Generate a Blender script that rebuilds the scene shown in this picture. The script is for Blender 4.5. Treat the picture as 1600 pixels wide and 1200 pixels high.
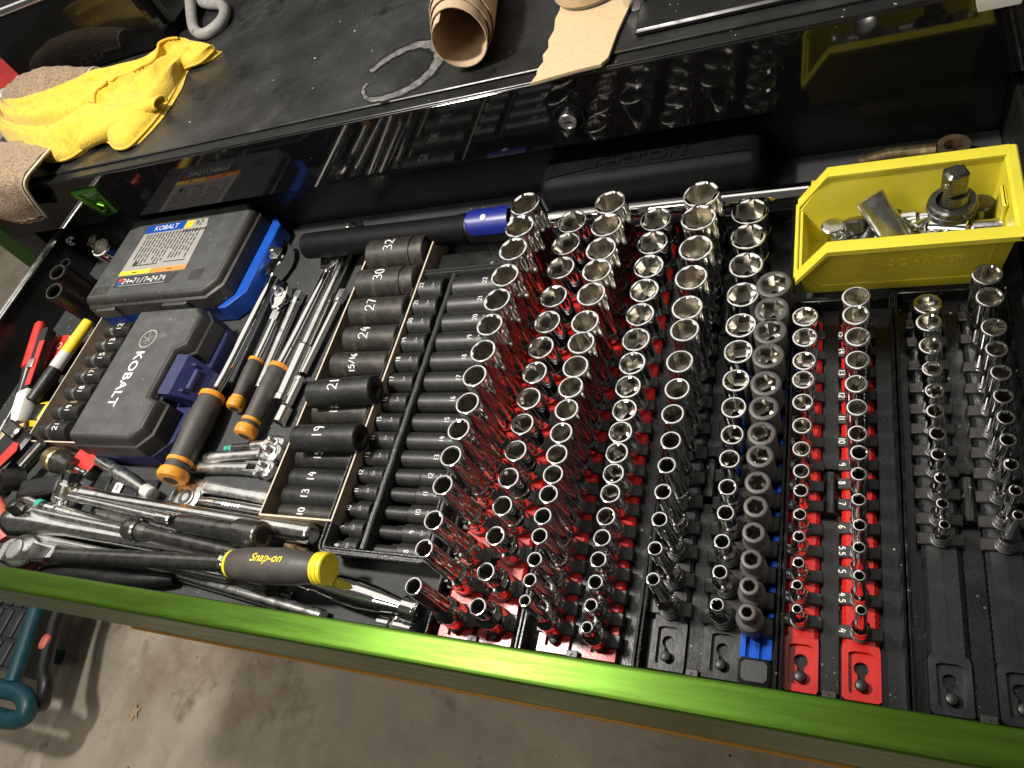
import bpy, math, random
from mathutils import Matrix, Vector
random.seed(11)
for o in list(bpy.data.objects): bpy.data.objects.remove(o)
sc = bpy.context.scene
COL = sc.collection
MM = 0.001
PI = math.pi

# ---------------------------------------------------------------- camera
# world: X along the drawer (right), Y into the cabinet, Z up, drawer liner at z = 0; metres
cam = bpy.data.cameras.new('camera'); camo = bpy.data.objects.new('camera', cam); COL.objects.link(camo)
cam.sensor_fit = 'HORIZONTAL'; cam.sensor_width = 36.0; cam.lens = 25.443
cam.clip_start = 0.02; cam.clip_end = 60
r0 = Vector((0.903086, 0.220302, -0.368649)); r1 = Vector((-0.012092, -0.845019, -0.534599)); r2 = Vector((-0.429289, 0.487247, -0.760461))
m3 = Matrix((r0, -r1, -r2)).transposed()
camo.matrix_world = Matrix.Translation((0, 0, 0.560)) @ m3.to_4x4()
sc.camera = camo

# ---------------------------------------------------------------- light: a garage at night
w = bpy.data.worlds.new('World'); sc.world = w; w.use_nodes = True
bg = w.node_tree.nodes['Background']; bg.inputs[0].default_value = (1.0, 0.93, 0.82, 1); bg.inputs[1].default_value = 0.085
def lamp(name, loc, energy, size, col, target):
    l = bpy.data.lights.new(name, 'AREA'); l.shape = 'DISK'; l.size = size; l.energy = energy; l.color = col
    o = bpy.data.objects.new(name, l); COL.objects.link(o); o.location = loc
    o.rotation_euler = (Vector(target) - Vector(loc)).to_track_quat('-Z', 'Y').to_euler()
    return o
lamp('work_lamp', (-0.86, 0.30, 1.42), 34, 0.16, (1.0, 0.95, 0.87), (-0.45, 0.30, 0))
pl = lamp('added_reflection_panel', (-2.10, 1.30, 1.72), 26, 1.8, (1.0, 0.96, 0.89), (-2.10, 1.30, 0)); pl.data.shape = 'RECTANGLE'; pl.data.size = 4.5; pl.data.size_y = 1.8  # added panel standing for the lit ceiling, stretched so chrome mirrors white
lamp('added_front_fill', (-0.95, -0.85, 1.70), 14, 0.8, (1.0, 0.92, 0.80), (-0.9, -0.1, -.6))  # added fill light, lifts the floor and the bin's front
sc.view_settings.view_transform = 'Standard'; sc.view_settings.look = 'None'
sc.view_settings.exposure = 0.0; sc.view_settings.gamma = 1.0
sc.render.engine = 'CYCLES'
sc.cycles.max_bounces = 10; sc.cycles.glossy_bounces = 6; sc.cycles.caustics_reflective = True; sc.cycles.blur_glossy = 0.6
sc.cycles.sample_clamp_indirect = 4.0

# ---------------------------------------------------------------- materials
def hx(h):
    h = h.lstrip('#'); c = [int(h[i:i+2], 16)/255 for i in (0, 2, 4)]
    return tuple(x/12.92 if x <= .04045 else ((x+.055)/1.055)**2.4 for x in c)
def M(name, col, rough=.5, metal=0., var=.0, vscale=40., rvar=0., rscale=60., bump=0., bscale=400., spec=.5, coat=0.,
      aniso=0., sheen=0., stretch=None, specks=None, blot=None, edge=None, coords='Object', dist=.001):
    m = bpy.data.materials.new(name); m.use_nodes = True
    nt = m.node_tree; N = nt.nodes; L = nt.links; b = N['Principled BSDF']
    col = hx(col) if isinstance(col, str) else col
    b.inputs['Base Color'].default_value = (*col, 1); b.inputs['Roughness'].default_value = rough; b.inputs['Metallic'].default_value = metal
    b.inputs['Specular IOR Level'].default_value = spec; b.inputs['Coat Weight'].default_value = coat
    b.inputs['Anisotropic'].default_value = aniso; b.inputs['Sheen Weight'].default_value = sheen
    tc = N.new('ShaderNodeTexCoord'); out = tc.outputs[coords]
    if stretch:
        mp = N.new('ShaderNodeMapping'); mp.inputs['Scale'].default_value = stretch; L.new(out, mp.inputs[0]); out = mp.outputs[0]
    def noise(scale, detail=4, rough_=.6):
        n = N.new('ShaderNodeTexNoise'); n.inputs['Scale'].default_value = scale; n.inputs['Detail'].default_value = detail
        n.inputs['Roughness'].default_value = rough_; L.new(out, n.inputs['Vector']); return n.outputs['Fac']
    def rng(f, a, c, x, y):
        r = N.new('ShaderNodeMapRange'); r.inputs[1].default_value = a; r.inputs[2].default_value = c; r.inputs[3].default_value = x; r.inputs[4].default_value = y
        L.new(f, r.inputs[0]); return r.outputs[0]
    def mix(f, A, B):
        x = N.new('ShaderNodeMix'); x.data_type = 'RGBA'
        L.new(f, x.inputs[0])
        for s, v in ((6, A), (7, B)):
            if isinstance(v, tuple): x.inputs[s].default_value = (*v, 1)
            else: L.new(v, x.inputs[s])
        return x.outputs[2]
    cur = None
    if var:
        cur = mix(rng(noise(vscale), .3, .7, 0, 1), tuple(c*(1-var) for c in col), tuple(min(1, c*(1+var)) for c in col))
    if blot:      # (colour, scale, lo, hi): worn or dirty patches with a shape of their own
        for (bc, bs, lo, hi) in blot:
            cur = mix(rng(noise(bs, 6, .65), lo, hi, 0, 1), cur if cur else col, hx(bc))
    if specks:    # (colour, scale, size)
        for (bc, bs, sz) in specks:
            v = N.new('ShaderNodeTexVoronoi'); v.inputs['Scale'].default_value = bs; L.new(out, v.inputs['Vector'])
            mk = rng(v.outputs['Distance'], sz*.6, sz, 1, 0)
            t = N.new('ShaderNodeMath'); t.operation = 'MULTIPLY'; L.new(mk, t.inputs[0]); L.new(rng(noise(bs*.23, 2), .5, .6, 0, 1), t.inputs[1])
            cur = mix(t.outputs[0], cur if cur else col, hx(bc))
    if cur: L.new(cur, b.inputs['Base Color'])
    if rvar: L.new(rng(noise(rscale, 5, .7), .3, .7, max(.02, rough-rvar), min(1, rough+rvar)), b.inputs['Roughness'])
    if bump:
        bp = N.new('ShaderNodeBump'); bp.inputs['Strength'].default_value = bump; bp.inputs['Distance'].default_value = dist
        L.new(noise(bscale, 3), bp.inputs['Height']); L.new(bp.outputs[0], b.inputs['Normal'])
    return m
MT = {}
def dm(k, *a, **kw): MT[k] = M(k, *a, **kw)
dm('chrome', (.86, .86, .84), .045, 1)
dm('bore', (.72, .695, .64), .19, 1, var=.10, vscale=300, rvar=.05)
dm('chrome_worn', (.74, .74, .71), .17, 1, var=.15, vscale=70, rvar=.1, rscale=90, bump=.08, bscale=400, blot=[('#5a5a52', 60, .62, .75)])
dm('chrome_satin', (.70, .70, .68), .28, 1, var=.15, vscale=90, rvar=.1, rscale=80)
dm('steel_dark', (.15, .148, .14), .24, .9, var=.3, vscale=90, rvar=.12, bump=.08, bscale=700)
dm('oxide', (.026, .026, .025), .38, .35, var=.3, vscale=120, rvar=.1, bump=.12, bscale=900, blot=[('#3a3733', 70, .62, .8)])
dm('oxide_worn', (.036, .033, .029), .42, .35, var=.3, vscale=120, rvar=.12, bump=.14, bscale=900, blot=[('#6b5a4a', 60, .56, .8)])
dm('oxide_rust', (.10, .075, .05), .5, .4, var=.4, vscale=260)
dm('impact_grey', (.105, .100, .094), .52, .35, var=.2, vscale=150, bump=.1, bscale=900)
dm('tray_black', (.007, .007, .0075), .24, 0, var=.3, vscale=25, rvar=.12, rscale=25, bump=.12, bscale=600, blot=[('#1c1e20', 14, .60, .78)], specks=[('#8a8a86', 160, .16)])
dm('plastic_black', (.010, .010, .010), .42, 0, var=.3, vscale=60, rvar=.1, bump=.1, bscale=700)
dm('clip_black', (.018, .017, .016), .40, 0, var=.25, vscale=100, rvar=.1, bump=.1, bscale=700)
dm('red_rail', (.46, .014, .011), .24, 0, var=.12, vscale=50, rvar=.08, bump=.06, bscale=300, blot=[('#7a1512', 60, .66, .85)])
dm('black_rail', (.013, .0135, .0145), .30, 0, var=.3, vscale=40, rvar=.1, bump=.15, bscale=160, blot=[('#34373a', 45, .58, .75)])
dm('blue_rail', (.015, .09, .52), .25, .85, rvar=.1, stretch=(60, 1, 1), rscale=8)
dm('liner', (.034, .036, .038), .62, 0, var=.3, vscale=30, bump=.6, bscale=900, specks=[('#9a988f', 120, .15)])
dm('paint_black', (.005, .005, .0055), .055, 0, spec=.5, rvar=.02, rscale=30, specks=[('#5c5c58', 60, .05)])
dm('paint_dark', (.010, .011, .010), .30, 0, rvar=.1)
dm('mat_top', (.021, .021, .021), .34, 0, var=.5, vscale=9, rvar=.15, rscale=14, bump=.35, bscale=60, spec=.55,
   blot=[('#43423e', 7, .54, .78), ('#0c0c0c', 22, .60, .70), ('#57503f', 16, .68, .84)], specks=[('#d8d6cf', 38, .06), ('#8a887e', 110, .08)])
dm('trim_black', (.010, .010, .010), .34, 0, rvar=.1, rscale=50, specks=[('#cfcdc4', 130, .10)])
dm('green', (.046, .102, .0055), .36, .8, var=.16, vscale=6, rvar=.08, rscale=10, stretch=(1, 14, 14), aniso=.0, specks=[('#c9f0a0', 12, .05)])
dm('green_paint', (.025, .085, .012), .25, .6, rvar=.08)
dm('orange_reflection', (.45, .22, .03), .4, .3)
dm('bin_yellow', (.70, .61, .045), .36, 0, var=.08, vscale=22, rvar=.1, bump=.08, bscale=250, blot=[('#8f7420', 40, .66, .86)], specks=[('#4a3c10', 150, .10)])
dm('kob_lid', (.060, .061, .060), .55, 0, var=.25, vscale=45, rvar=.1, bump=.4, bscale=1500, blot=[('#6c6a64', 30, .62, .80)], specks=[('#b9b5aa', 120, .10)])
dm('kob_side', (.030, .028, .026), .5, 0, var=.3, vscale=50, bump=.25, bscale=900, blot=[('#57503f', 40, .60, .80)], specks=[('#a89c86', 90, .11)])
dm('kob_blue', (.010, .075, .42), .35, 0, var=.12, vscale=40, rvar=.08)
dm('kob_navy', (.016, .020, .085), .45, 0, var=.2, vscale=40, rvar=.08, blot=[('#34344a', 40, .62, .8)])
dm('label_grey', (.32, .31, .285), .35, 0, var=.08, vscale=60)
dm('ink', (.03, .03, .035), .5); dm('ink_blue', (.01, .07, .36), .35); dm('ink_orange', (.85, .25, .05), .4); dm('ink_yellow', (.85, .52, .05), .4)
dm('ink_red', (.65, .04, .03), .4); dm('ink_white', (.72, .72, .70), .5); dm('marker', (.78, .78, .76), .55); dm('marker_dim', (.45, .45, .44), .55)
dm('wrench_blue', (.008, .018, .20), .35, 0, var=.1, vscale=50)
dm('shaded_black', (.0045, .0045, .005), .6, 0, spec=.14, var=.3, vscale=60, bump=.2, bscale=700)  # plastic black darkened further, paints in the fascia's shade at the drawer back
dm('tray_rim', (.030, .030, .030), .27, 0, bump=.5, bscale=700, rvar=.08)
dm('emboss_dark', (.013, .013, .014), .5)
dm('card', (.26, .205, .150), .8, 0, var=.25, vscale=60, bump=.25, bscale=500, blot=[('#3c3022', 40, .60, .78)])
dm('card_edge', (.55, .47, .36), .85, 0, var=.15, vscale=150)
dm('card_tan', (.56, .42, .25), .75, 0, var=.10, vscale=220, bump=.35, bscale=420)
dm('kraft', (.47, .34, .215), .7, 0, var=.07, vscale=90, bump=.12, bscale=500)
dm('cloth', (.70, .475, .040), .95, 0, var=.14, vscale=90, bump=.8, bscale=520, sheen=.25, dist=.0018, blot=[('#8f7a22', 34, .62, .82)], specks=[('#5d4d16', 330, .12)])
dm('hem', (.80, .52, .06), .9, 0, var=.2, vscale=700, bump=1.0, bscale=1500)
dm('towel', (.33, .225, .135), .95, 0, var=.55, vscale=300, bump=1.0, bscale=380, sheen=.2, dist=.004, blot=[('#5c4a36', 30, .60, .8)])
dm('towel_hem', (.60, .58, .42), .9, 0, var=.2, vscale=600, bump=.8, bscale=1200)
dm('grip', (.052, .047, .043), .55, 0, var=.2, vscale=60, rvar=.1, bump=.12, bscale=600)
dm('orange', (.70, .27, .022), .5, 0, var=.2, vscale=120, rvar=.1, bump=.15, bscale=700, blot=[('#6a3d10', 120, .62, .8)])
dm('yellow_cap', (.82, .66, .03), .42, 0, var=.08, vscale=90, blot=[('#6a5a10', 110, .66, .8)])
dm('white_plastic', (.72, .70, .66), .45, 0, var=.08, vscale=80)
dm('red_plastic', (.55, .03, .025), .38, 0, var=.15, vscale=60, rvar=.1)
dm('salmon', (.60, .13, .09), .5, 0, var=.15, vscale=80)
dm('yellow_plastic', (.78, .58, .03), .4, 0, var=.12, vscale=70)
dm('silver_plastic', (.55, .53, .50), .4, 0, var=.1, vscale=70)
dm('teal', (.011, .062, .085), .42, 0, var=.2, vscale=20, rvar=.1)
dm('teal_ring', (.05, .36, .27), .4)
dm('slate', (.035, .042, .048), .5, 0, var=.3, vscale=30, bump=.3, bscale=200)
dm('brass', (.42, .33, .18), .3, .9, var=.2, vscale=120, rvar=.1)
dm('jar', (.20, .19, .17), .12, 0, rvar=.05)
dm('concrete', (.47, .415, .33), .85, 0, var=.28, vscale=3.2, bump=.5, bscale=70, dist=.004,
   blot=[('#857661', 1.9, .46, .66), ('#5c5144', 5, .57, .73), ('#c9bda6', 9, .58, .76)], specks=[('#cfc3ad', 30, .09), ('#352c22', 18, .06)])
dm('concrete_pale', (.52, .47, .39), .85, 0, var=.3, vscale=14, bump=.5, bscale=80, blot=[('#6e604a', 20, .55, .7)])
dm('void', (.004, .004, .004), .6)
dm('stain', (.25, .25, .24), .22, .5, var=.6, vscale=120, rvar=.15, rscale=150, bump=.5, bscale=300)
dm('stain_dark', (.008, .008, .008), .3)
dm('rubber_grey', (.26, .25, .235), .55, 0, var=.15, vscale=60, blot=[('#4d4640', 50, .60, .75)])
dm('paper', (.75, .73, .69), .7, 0, var=.06, vscale=60)

# ---------------------------------------------------------------- mesh builder (all lengths in mm)
V = Vector
def frame(ax):
    a = V(ax).normalized(); h = V((0, 0, 1)) if abs(a.z) < .95 else V((0, 1, 0))
    u = h.cross(a).normalized(); v = a.cross(u); return u, v, a     # v points up for a lying axis
def support(prof, e=.5):
    # holding loops close to the ends of long straight runs, so that their shading stays straight
    out = [prof[0]]
    for (t0, r_0), (t1, r_1) in zip(prof[:-1], prof[1:]):
        L_ = math.hypot(t1-t0, r_1-r_0)
        if L_ > 3.5:
            for q in (e/L_, 1-e/L_): out.append((t0+(t1-t0)*q, r_0+(r_1-r_0)*q))
        out.append((t1, r_1))
    return out
class MB:
    def __init__(s): s.v = []; s.f = []; s.mi = []
    def add(s, vs, fs, mi=0):
        b = len(s.v); s.v += [V(p) for p in vs]; s.f += [tuple(b+i for i in f) for f in fs]; s.mi += [mi]*len(fs); return s
    def rings(s, R, cap0=True, cap1=True, loop=False, mi=0):
        n = len(R[0]); b = len(s.v)
        for r in R: s.v += [V(p) for p in r]
        k = len(R)
        for i in range(k if loop else k-1):
            a0 = b+i*n; a1 = b+((i+1) % k)*n; mm = mi[i] if isinstance(mi, list) else mi
            for j in range(n):
                s.f.append((a0+j, a0+(j+1) % n, a1+(j+1) % n, a1+j)); s.mi.append(mm)
        m0 = mi[0] if isinstance(mi, list) else mi
        if cap0 and not loop: s.f.append(tuple(b+j for j in reversed(range(n)))); s.mi.append(m0)
        if cap1 and not loop: s.f.append(tuple(b+(k-1)*n+j for j in range(n))); s.mi.append(mi[-1] if isinstance(mi, list) else mi)
        return s
    def lathe(s, prof, p0, ax, seg=24, mi=0, cap=(True, True), sq=1.0):
        u, v, a = frame(ax); p0 = V(p0); prof = support(prof)
        return s.rings([[p0+a*t+u*(r*math.cos(2*PI*j/seg))+v*(r*sq*math.sin(2*PI*j/seg)) for j in range(seg)] for t, r in prof], cap[0], cap[1], mi=mi)
    def tube(s, pts, r, seg=8, mi=0, closed=False):
        pts = [V(p) for p in pts]; n = len(pts); R = []; pu = None
        for i in range(n):
            t = (pts[(i+1) % n]-pts[i-1]) if closed else (pts[min(n-1, i+1)]-pts[max(0, i-1)])
            t.normalize()
            if pu is None: u, vv, a = frame(t)
            else:
                u = (pu-t*pu.dot(t)); u.normalize(); vv = t.cross(u)
            pu = u; rr = r[i] if isinstance(r, (list, tuple)) else r
            R.append([pts[i]+u*(rr*math.cos(2*PI*j/seg))+vv*(rr*math.sin(2*PI*j/seg)) for j in range(seg)])
        return s.rings(R, not closed, not closed, loop=closed, mi=mi)
    def box(s, lo, hi, ch=0., mx=None, mi=0):
        lo = V(lo); hi = V(hi); ch = min(ch, *(.3*(hi[i]-lo[i]) for i in range(3)))
        if ch <= 0:
            vs = [V((x, y, z)) for x in (lo.x, hi.x) for y in (lo.y, hi.y) for z in (lo.z, hi.z)]
            fs = [(0, 1, 3, 2), (4, 6, 7, 5), (0, 4, 5, 1), (2, 3, 7, 6), (0, 2, 6, 4), (1, 5, 7, 3)]
            if mx: vs = [mx@p for p in vs]
            return s.add(vs, fs, mi)
        def octo(i, z):
            x0, x1, y0, y1 = lo.x+i, hi.x-i, lo.y+i, hi.y-i; c = ch
            return [V(p) for p in ((x0+c, y0, z), (x1-c, y0, z), (x1, y0+c, z), (x1, y1-c, z), (x1-c, y1, z), (x0+c, y1, z), (x0, y1-c, z), (x0, y0+c, z))]
        R = [octo(ch, lo.z), octo(0, lo.z+ch), octo(0, hi.z-ch), octo(ch, hi.z)]
        if mx: R = [[mx@p for p in r] for r in R]
        return s.rings(R, mi=mi)
    def prism(s, poly, z0, z1, ch=0., ch0=0., mi=0, mx=None):
        c = V((sum(p[0] for p in poly)/len(poly), sum(p[1] for p in poly)/len(poly), 0))
        def ins(k, z): return [V((x, y, z)) for x, y in offset(poly, k)]
        R = ([ins(ch0, z0), ins(0, z0+ch0)] if ch0 else [ins(0, z0)]) + ([ins(0, z1-ch), ins(ch, z1)] if ch else [ins(0, z1)])
        if mx: R = [[mx@p for p in r] for r in R]
        return s.rings(R, mi=mi)
    def ringprism(s, outer, inner, z0, z1, mi=0):
        o = list(outer); i = list(inner)
        return s.rings([[V((x, y, z0)) for x, y in o], [V((x, y, z1)) for x, y in o], [V((x, y, z1)) for x, y in i], [V((x, y, z0)) for x, y in i]], loop=True, mi=mi)
    def xf(s, mx): s.v = [mx@p for p in s.v]; return s
    def merge(s, o): return s.add(o.v, o.f)
def offset(poly, k):
    if k == 0: return [tuple(p[:2]) for p in poly]
    n = len(poly); A = sum(poly[i][0]*poly[(i+1) % n][1]-poly[(i+1) % n][0]*poly[i][1] for i in range(n)); sg = 1 if A > 0 else -1; out = []
    for i in range(n):
        p0, p, p1 = V(poly[i-1][:2]), V(poly[i][:2]), V(poly[(i+1) % n][:2])
        a = (p-p0).normalized(); b = (p1-p).normalized()
        na = V((-a.y, a.x))*sg; nb = V((-b.y, b.x))*sg; m = na+nb; d = m.dot(na)
        q = p+m*(k/max(d, .3)); out.append((q.x, q.y))
    return out
def mesh_of(mb, name, mats, org=V((0, 0, 0)), angle=35):
    me = bpy.data.meshes.new(name); me.from_pydata([tuple((p-org)*MM) for p in mb.v], [], mb.f)
    for m in (mats if isinstance(mats, (list, tuple)) else [mats]): me.materials.append(MT[m])
    if isinstance(mats, (list, tuple)): me.polygons.foreach_set('material_index', mb.mi)
    me.shade_smooth(); me.set_sharp_from_angle(angle=math.radians(angle)); me.update()
    return me
ORG = {}
def link(o, org, parent=None):
    COL.objects.link(o); ORG[o.name] = V(org)
    if parent is not None: o.parent = parent
    return o
def tag(o, label, cat, group=None, kind=None):
    if label: o['label'] = label
    if cat: o['category'] = cat
    if group: o['group'] = group
    if kind: o['kind'] = kind
    return o
def thing(name, label, cat, loc, group=None):
    o = bpy.data.objects.new(name, None); o.empty_display_size = .01; o.location = V(loc)*MM
    link(o, loc); return tag(o, label, cat, group)
def part(mb, name, mat, parent, label=None, angle=35, kind=None):
    org = ORG[parent.name]; o = bpy.data.objects.new(name, mesh_of(mb, name, mat, org, angle)); link(o, org, parent)
    if label: o['label'] = label
    if kind: o['kind'] = kind
    return o
def single(mb, name, mat, label, cat, loc, group=None, angle=35, kind=None):
    o = bpy.data.objects.new(name, mesh_of(mb, name, mat, V(loc), angle)); o.location = V(loc)*MM; link(o, loc); return tag(o, label, cat, group, kind)
def inst(me, name, loc, rot=None, parent=None):
    o = bpy.data.objects.new(name, me); lo = V(loc)
    if parent is not None: lo = lo-ORG[parent.name]
    o.location = lo*MM
    if rot is not None: o.rotation_euler = rot
    return link(o, loc, parent)
ORD = ['zeroth', 'first', 'second', 'third', 'fourth', 'fifth', 'sixth', 'seventh', 'eighth', 'ninth', 'tenth', 'eleventh', 'twelfth', 'thirteenth',
       'fourteenth', 'fifteenth', 'sixteenth', 'seventeenth', 'eighteenth', 'nineteenth']
def nth(i): return ORD[i]

# handwriting strokes
G = {'0': [[(.3, 1), (.08, .8), (.05, .45), (.12, .1), (.3, 0), (.5, .1), (.56, .5), (.5, .85), (.3, 1)]],
     '1': [[(.22, 1), (.2, .5), (.22, 0)]],
     '2': [[(.05, .78), (.15, .97), (.38, 1), (.53, .82), (.48, .58), (.25, .3), (.04, .03), (.3, .06), (.58, 0)]],
     '3': [[(.08, .9), (.3, 1), (.5, .85), (.45, .62), (.22, .53), (.48, .45), (.55, .2), (.35, 0), (.05, .08)]],
     '4': [[(.3, 1), (.15, .65), (.05, .4), (.55, .45)], [(.45, .8), (.4, 0)]],
     '5': [[(.52, 1), (.15, .97), (.1, .58), (.35, .62), (.53, .42), (.48, .1), (.25, 0), (.05, .08)]],
     '6': [[(.45, 1), (.2, .75), (.07, .35), (.15, .06), (.38, 0), (.53, .2), (.45, .42), (.2, .42), (.09, .28)]],
     '7': [[(.05, .97), (.55, 1), (.35, .5), (.22, 0)]],
     '8': [[(.3, .55), (.1, .75), (.25, 1), (.45, .9), (.45, .7), (.3, .55), (.08, .28), (.2, .02), (.45, .05), (.53, .3), (.3, .55)]],
     '9': [[(.5, .85), (.3, 1), (.1, .85), (.12, .6), (.35, .52), (.5, .75), (.48, .4), (.4, 0)]],
     '/': [[(.05, -.05), (.5, 1.05)]], '.': [[(.16, .02), (.22, .03)]],
     'G': [[(.5, .85), (.3, 1), (.08, .7), (.08, .3), (.3, 0), (.52, .2), (.5, .45), (.3, .45)]], '~': [[(0, .3), (.1, .6), (.2, .2), (.3, .7), (.4, .3), (.5, .6), (.6, .3)]]}
def strokes(text, size, fn, r, jit=.03):
    mb = MB(); x = 0; adv = {'1': .5, '.': .35, '/': .6}
    tot = sum(adv.get(c, .74) for c in text)-.14
    for c in text:
        if c != ' ':
            for st in G[c]:
                pts = []
                for (a, b), (c2, d) in zip(st[:-1], st[1:]):
                    for k in range(3): pts.append((a+(c2-a)*k/3, b+(d-b)*k/3))
                pts.append(st[-1]); j0 = random.uniform(-jit, jit)
                mb.tube([fn((x+a-tot/2+j0)*size, (b-.5)*size) for a, b in pts], r, 5)
        x += adv.get(c, .74)
    return mb
def word(text, size, fn, extr=.3, shear=0., spacing=1.0, bold=0.):
    cu = bpy.data.curves.new('lettering', 'FONT'); cu.body = text; cu.size = size; cu.extrude = extr; cu.align_x = 'CENTER'; cu.align_y = 'CENTER'
    cu.shear = shear; cu.space_character = spacing; cu.offset = bold; cu.resolution_u = 3
    ob = bpy.data.objects.new('lettering', cu); me = bpy.data.meshes.new_from_object(ob)
    mb = MB(); mb.add([fn(p.co.x, p.co.y, p.co.z) for p in me.vertices], [tuple(p.vertices) for p in me.polygons])
    bpy.data.objects.remove(ob); bpy.data.meshes.remove(me); return mb
def polar(n, c, fr, a0=0.): return [(c[0]+fr(a0+2*PI*i/n)*math.cos(a0+2*PI*i/n), c[1]+fr(a0+2*PI*i/n)*math.sin(a0+2*PI*i/n)) for i in range(n)]
def rrect(x0, x1, y0, y1, r, n=4):
    out = []
    for cx, cy, a in ((x1-r, y0+r, -PI/2), (x1-r, y1-r, 0), (x0+r, y1-r, PI/2), (x0+r, y0+r, PI)):
        for k in range(n+1): t = a+PI/2*k/n; out.append((cx+r*math.cos(t), cy+r*math.sin(t)))
    return out

# ================================================================ the setting
s = single(MB().add([(-6000, -4000, -900), (4000, -4000, -900), (4000, 6000, -900), (-6000, 6000, -900)], [(0, 1, 2, 3)]), 'floor', 'concrete', None, None, (-1000, 0, -900), kind='structure')
floor = s
pts = [(-2010, 420), (-2000, 290), (-1990, 150), (-1955, 60), (-1925, -30), (-1895, -120), (-1885, -190), (-1860, -320), (-1850, -420)]
mb = MB(); R = []
for i, (x, y) in enumerate(pts):
    wv = 22+6*math.sin(i*2.1); R.append([V((x-wv, y, -899.5)), V((x-wv*.4, y, -896.5)), V((x+wv*.5, y, -896)), V((x+wv, y, -899.5))])
part(mb.rings(R, False, False), 'seam', 'concrete_pale', floor)
# dry leaf
mb = MB(); c = V((-1630, -20, -897)); ol = [(0, 22), (6, 10), (18, 14), (12, 2), (20, -8), (7, -7), (3, -20), (-4, -9), (-16, -12), (-11, 0), (-19, 9), (-6, 9)]
mb.add([c+V((0, 0, 4))]+[c+V((a, b, 2+2*math.sin(i*2.))) for i, (a, b) in enumerate(ol)], [(0, i+1, (i+1) % 12+1) for i in range(12)])
single(mb, 'leaf', 'kraft', 'small dry tan leaf lying on the concrete floor below the drawer', 'leaf', (-1630, -20, -897))

# ---------------------------------------------------------------- tool cabinet
cab = thing('tool_cabinet', 'black tool cabinet with green corner posts, glossy fascia and worn top mat', 'cabinet', (-560, 605, -900))
part(MB().box((-1250, 605, 86), (132, 622, 164), .7), 'fascia', 'paint_black', cab, 'glossy black fascia mirroring the drawer below')
part(MB().box((-1312, 605.6, 163.5), (190, 1250, 165.2), .4).box((-1312, 607, 140), (-1250.5, 620, 163.4), .6).box((132.5, 607, 92), (190, 620, 163.4), .6), 'top', 'trim_black', cab)
mat = part(MB().box((-1306, 624.5, 165.4), (186, 1240, 168.4), .9), 'top_mat', 'mat_top', cab, 'worn black top mat with scratches and grease')
part(MB().box((-1305, 606.2, 165.3), (186, 609.2, 167.4), .6), 'edge_bead', 'trim_black', cab)
for nm, x0, x1, mt in (('corner_post', -1312, -1262, 'green_paint'), ('corner_post', 138, 190, 'green_paint')):
    part(MB().box((x0, 606, -860), (x1, 640, 139 if x0 < 0 else 91), 3), nm, mt, cab)
part(MB().box((-1261, 607, -860), (-1200, 640, 85.5), 1), 'side_panel', 'paint_dark', cab)
part(MB().box((-1312, 641, -860), (-1308, 1240, 163), 0), 'side_panel', 'paint_dark', cab)
part(MB().box((-1300, 1230, -860), (186, 1236, 163), 0).box((-1262, 641, 120), (138, 1229, 122), 0).box((-1206, 641, -860), (-1203, 1229, 119), 0).box((133, 641, -860), (137, 1229, 119), 0), 'inner_shell', 'paint_dark', cab)
part(MB().box((-1200, 607, -860), (133, 625, -22), 1), 'lower_front', 'paint_dark', cab)
lk = part(MB().lathe([(0, 17), (1.2, 17), (1.8, 15.8), (1.8, 10)], (-262, 604.8, 121), (0, -1, 0), 32, cap=(False, False)), 'lock', 'paint_black', cab)
part(MB().lathe([(0, 9.4), (7.5, 9.4), (8.3, 8.6), (8.3, 6.6), (7.9, 6.3), (7.9, 0.1)], (-262, 604.5, 121), (0, -1, 0), 32), 'cylinder', 'chrome_satin', lk)
kz = MB().box((-266, 596.0, 119.8), (-258, 596.6, 121.8), .2).box((-264, 596.0, 121.6), (-262.6, 596.6, 123)).box((-261, 596.0, 121.6), (-259.8, 596.6, 123.2))
part(kz, 'keyway', 'void', lk)
bd = [(-1022, 142), (-1016, 147.5), (-974, 147.5), (-967, 143), (-961, 110), (-966, 101), (-1000, 101), (-1030, 136)]
bd = [(-1022, 147), (-966, 147), (-972, 102), (-1003, 98), (-1010, 112)]
badge = MB().prism([(x, z) for x, z in bd], 0, 6, 2.2).xf(Matrix(((1, 0, 0, 0), (0, 0, -1, 604.8), (0, 1, 0, 0), (0, 0, 0, 1))))
bo = part(badge, 'badge', 'green_paint', cab, 'green emblem plate at the left end of the fascia', angle=25)
hook = [V((-1010, 597.6, 143)), V((-1001, 597, 130)), V((-996, 597, 118)), V((-990, 597, 110)), V((-981, 597, 112)), V((-979, 597, 120)), V((-985, 597, 124)), V((-990, 597, 120))]
part(MB().tube(hook, 2.4, 8), 'emblem', 'green', bo)

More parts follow.
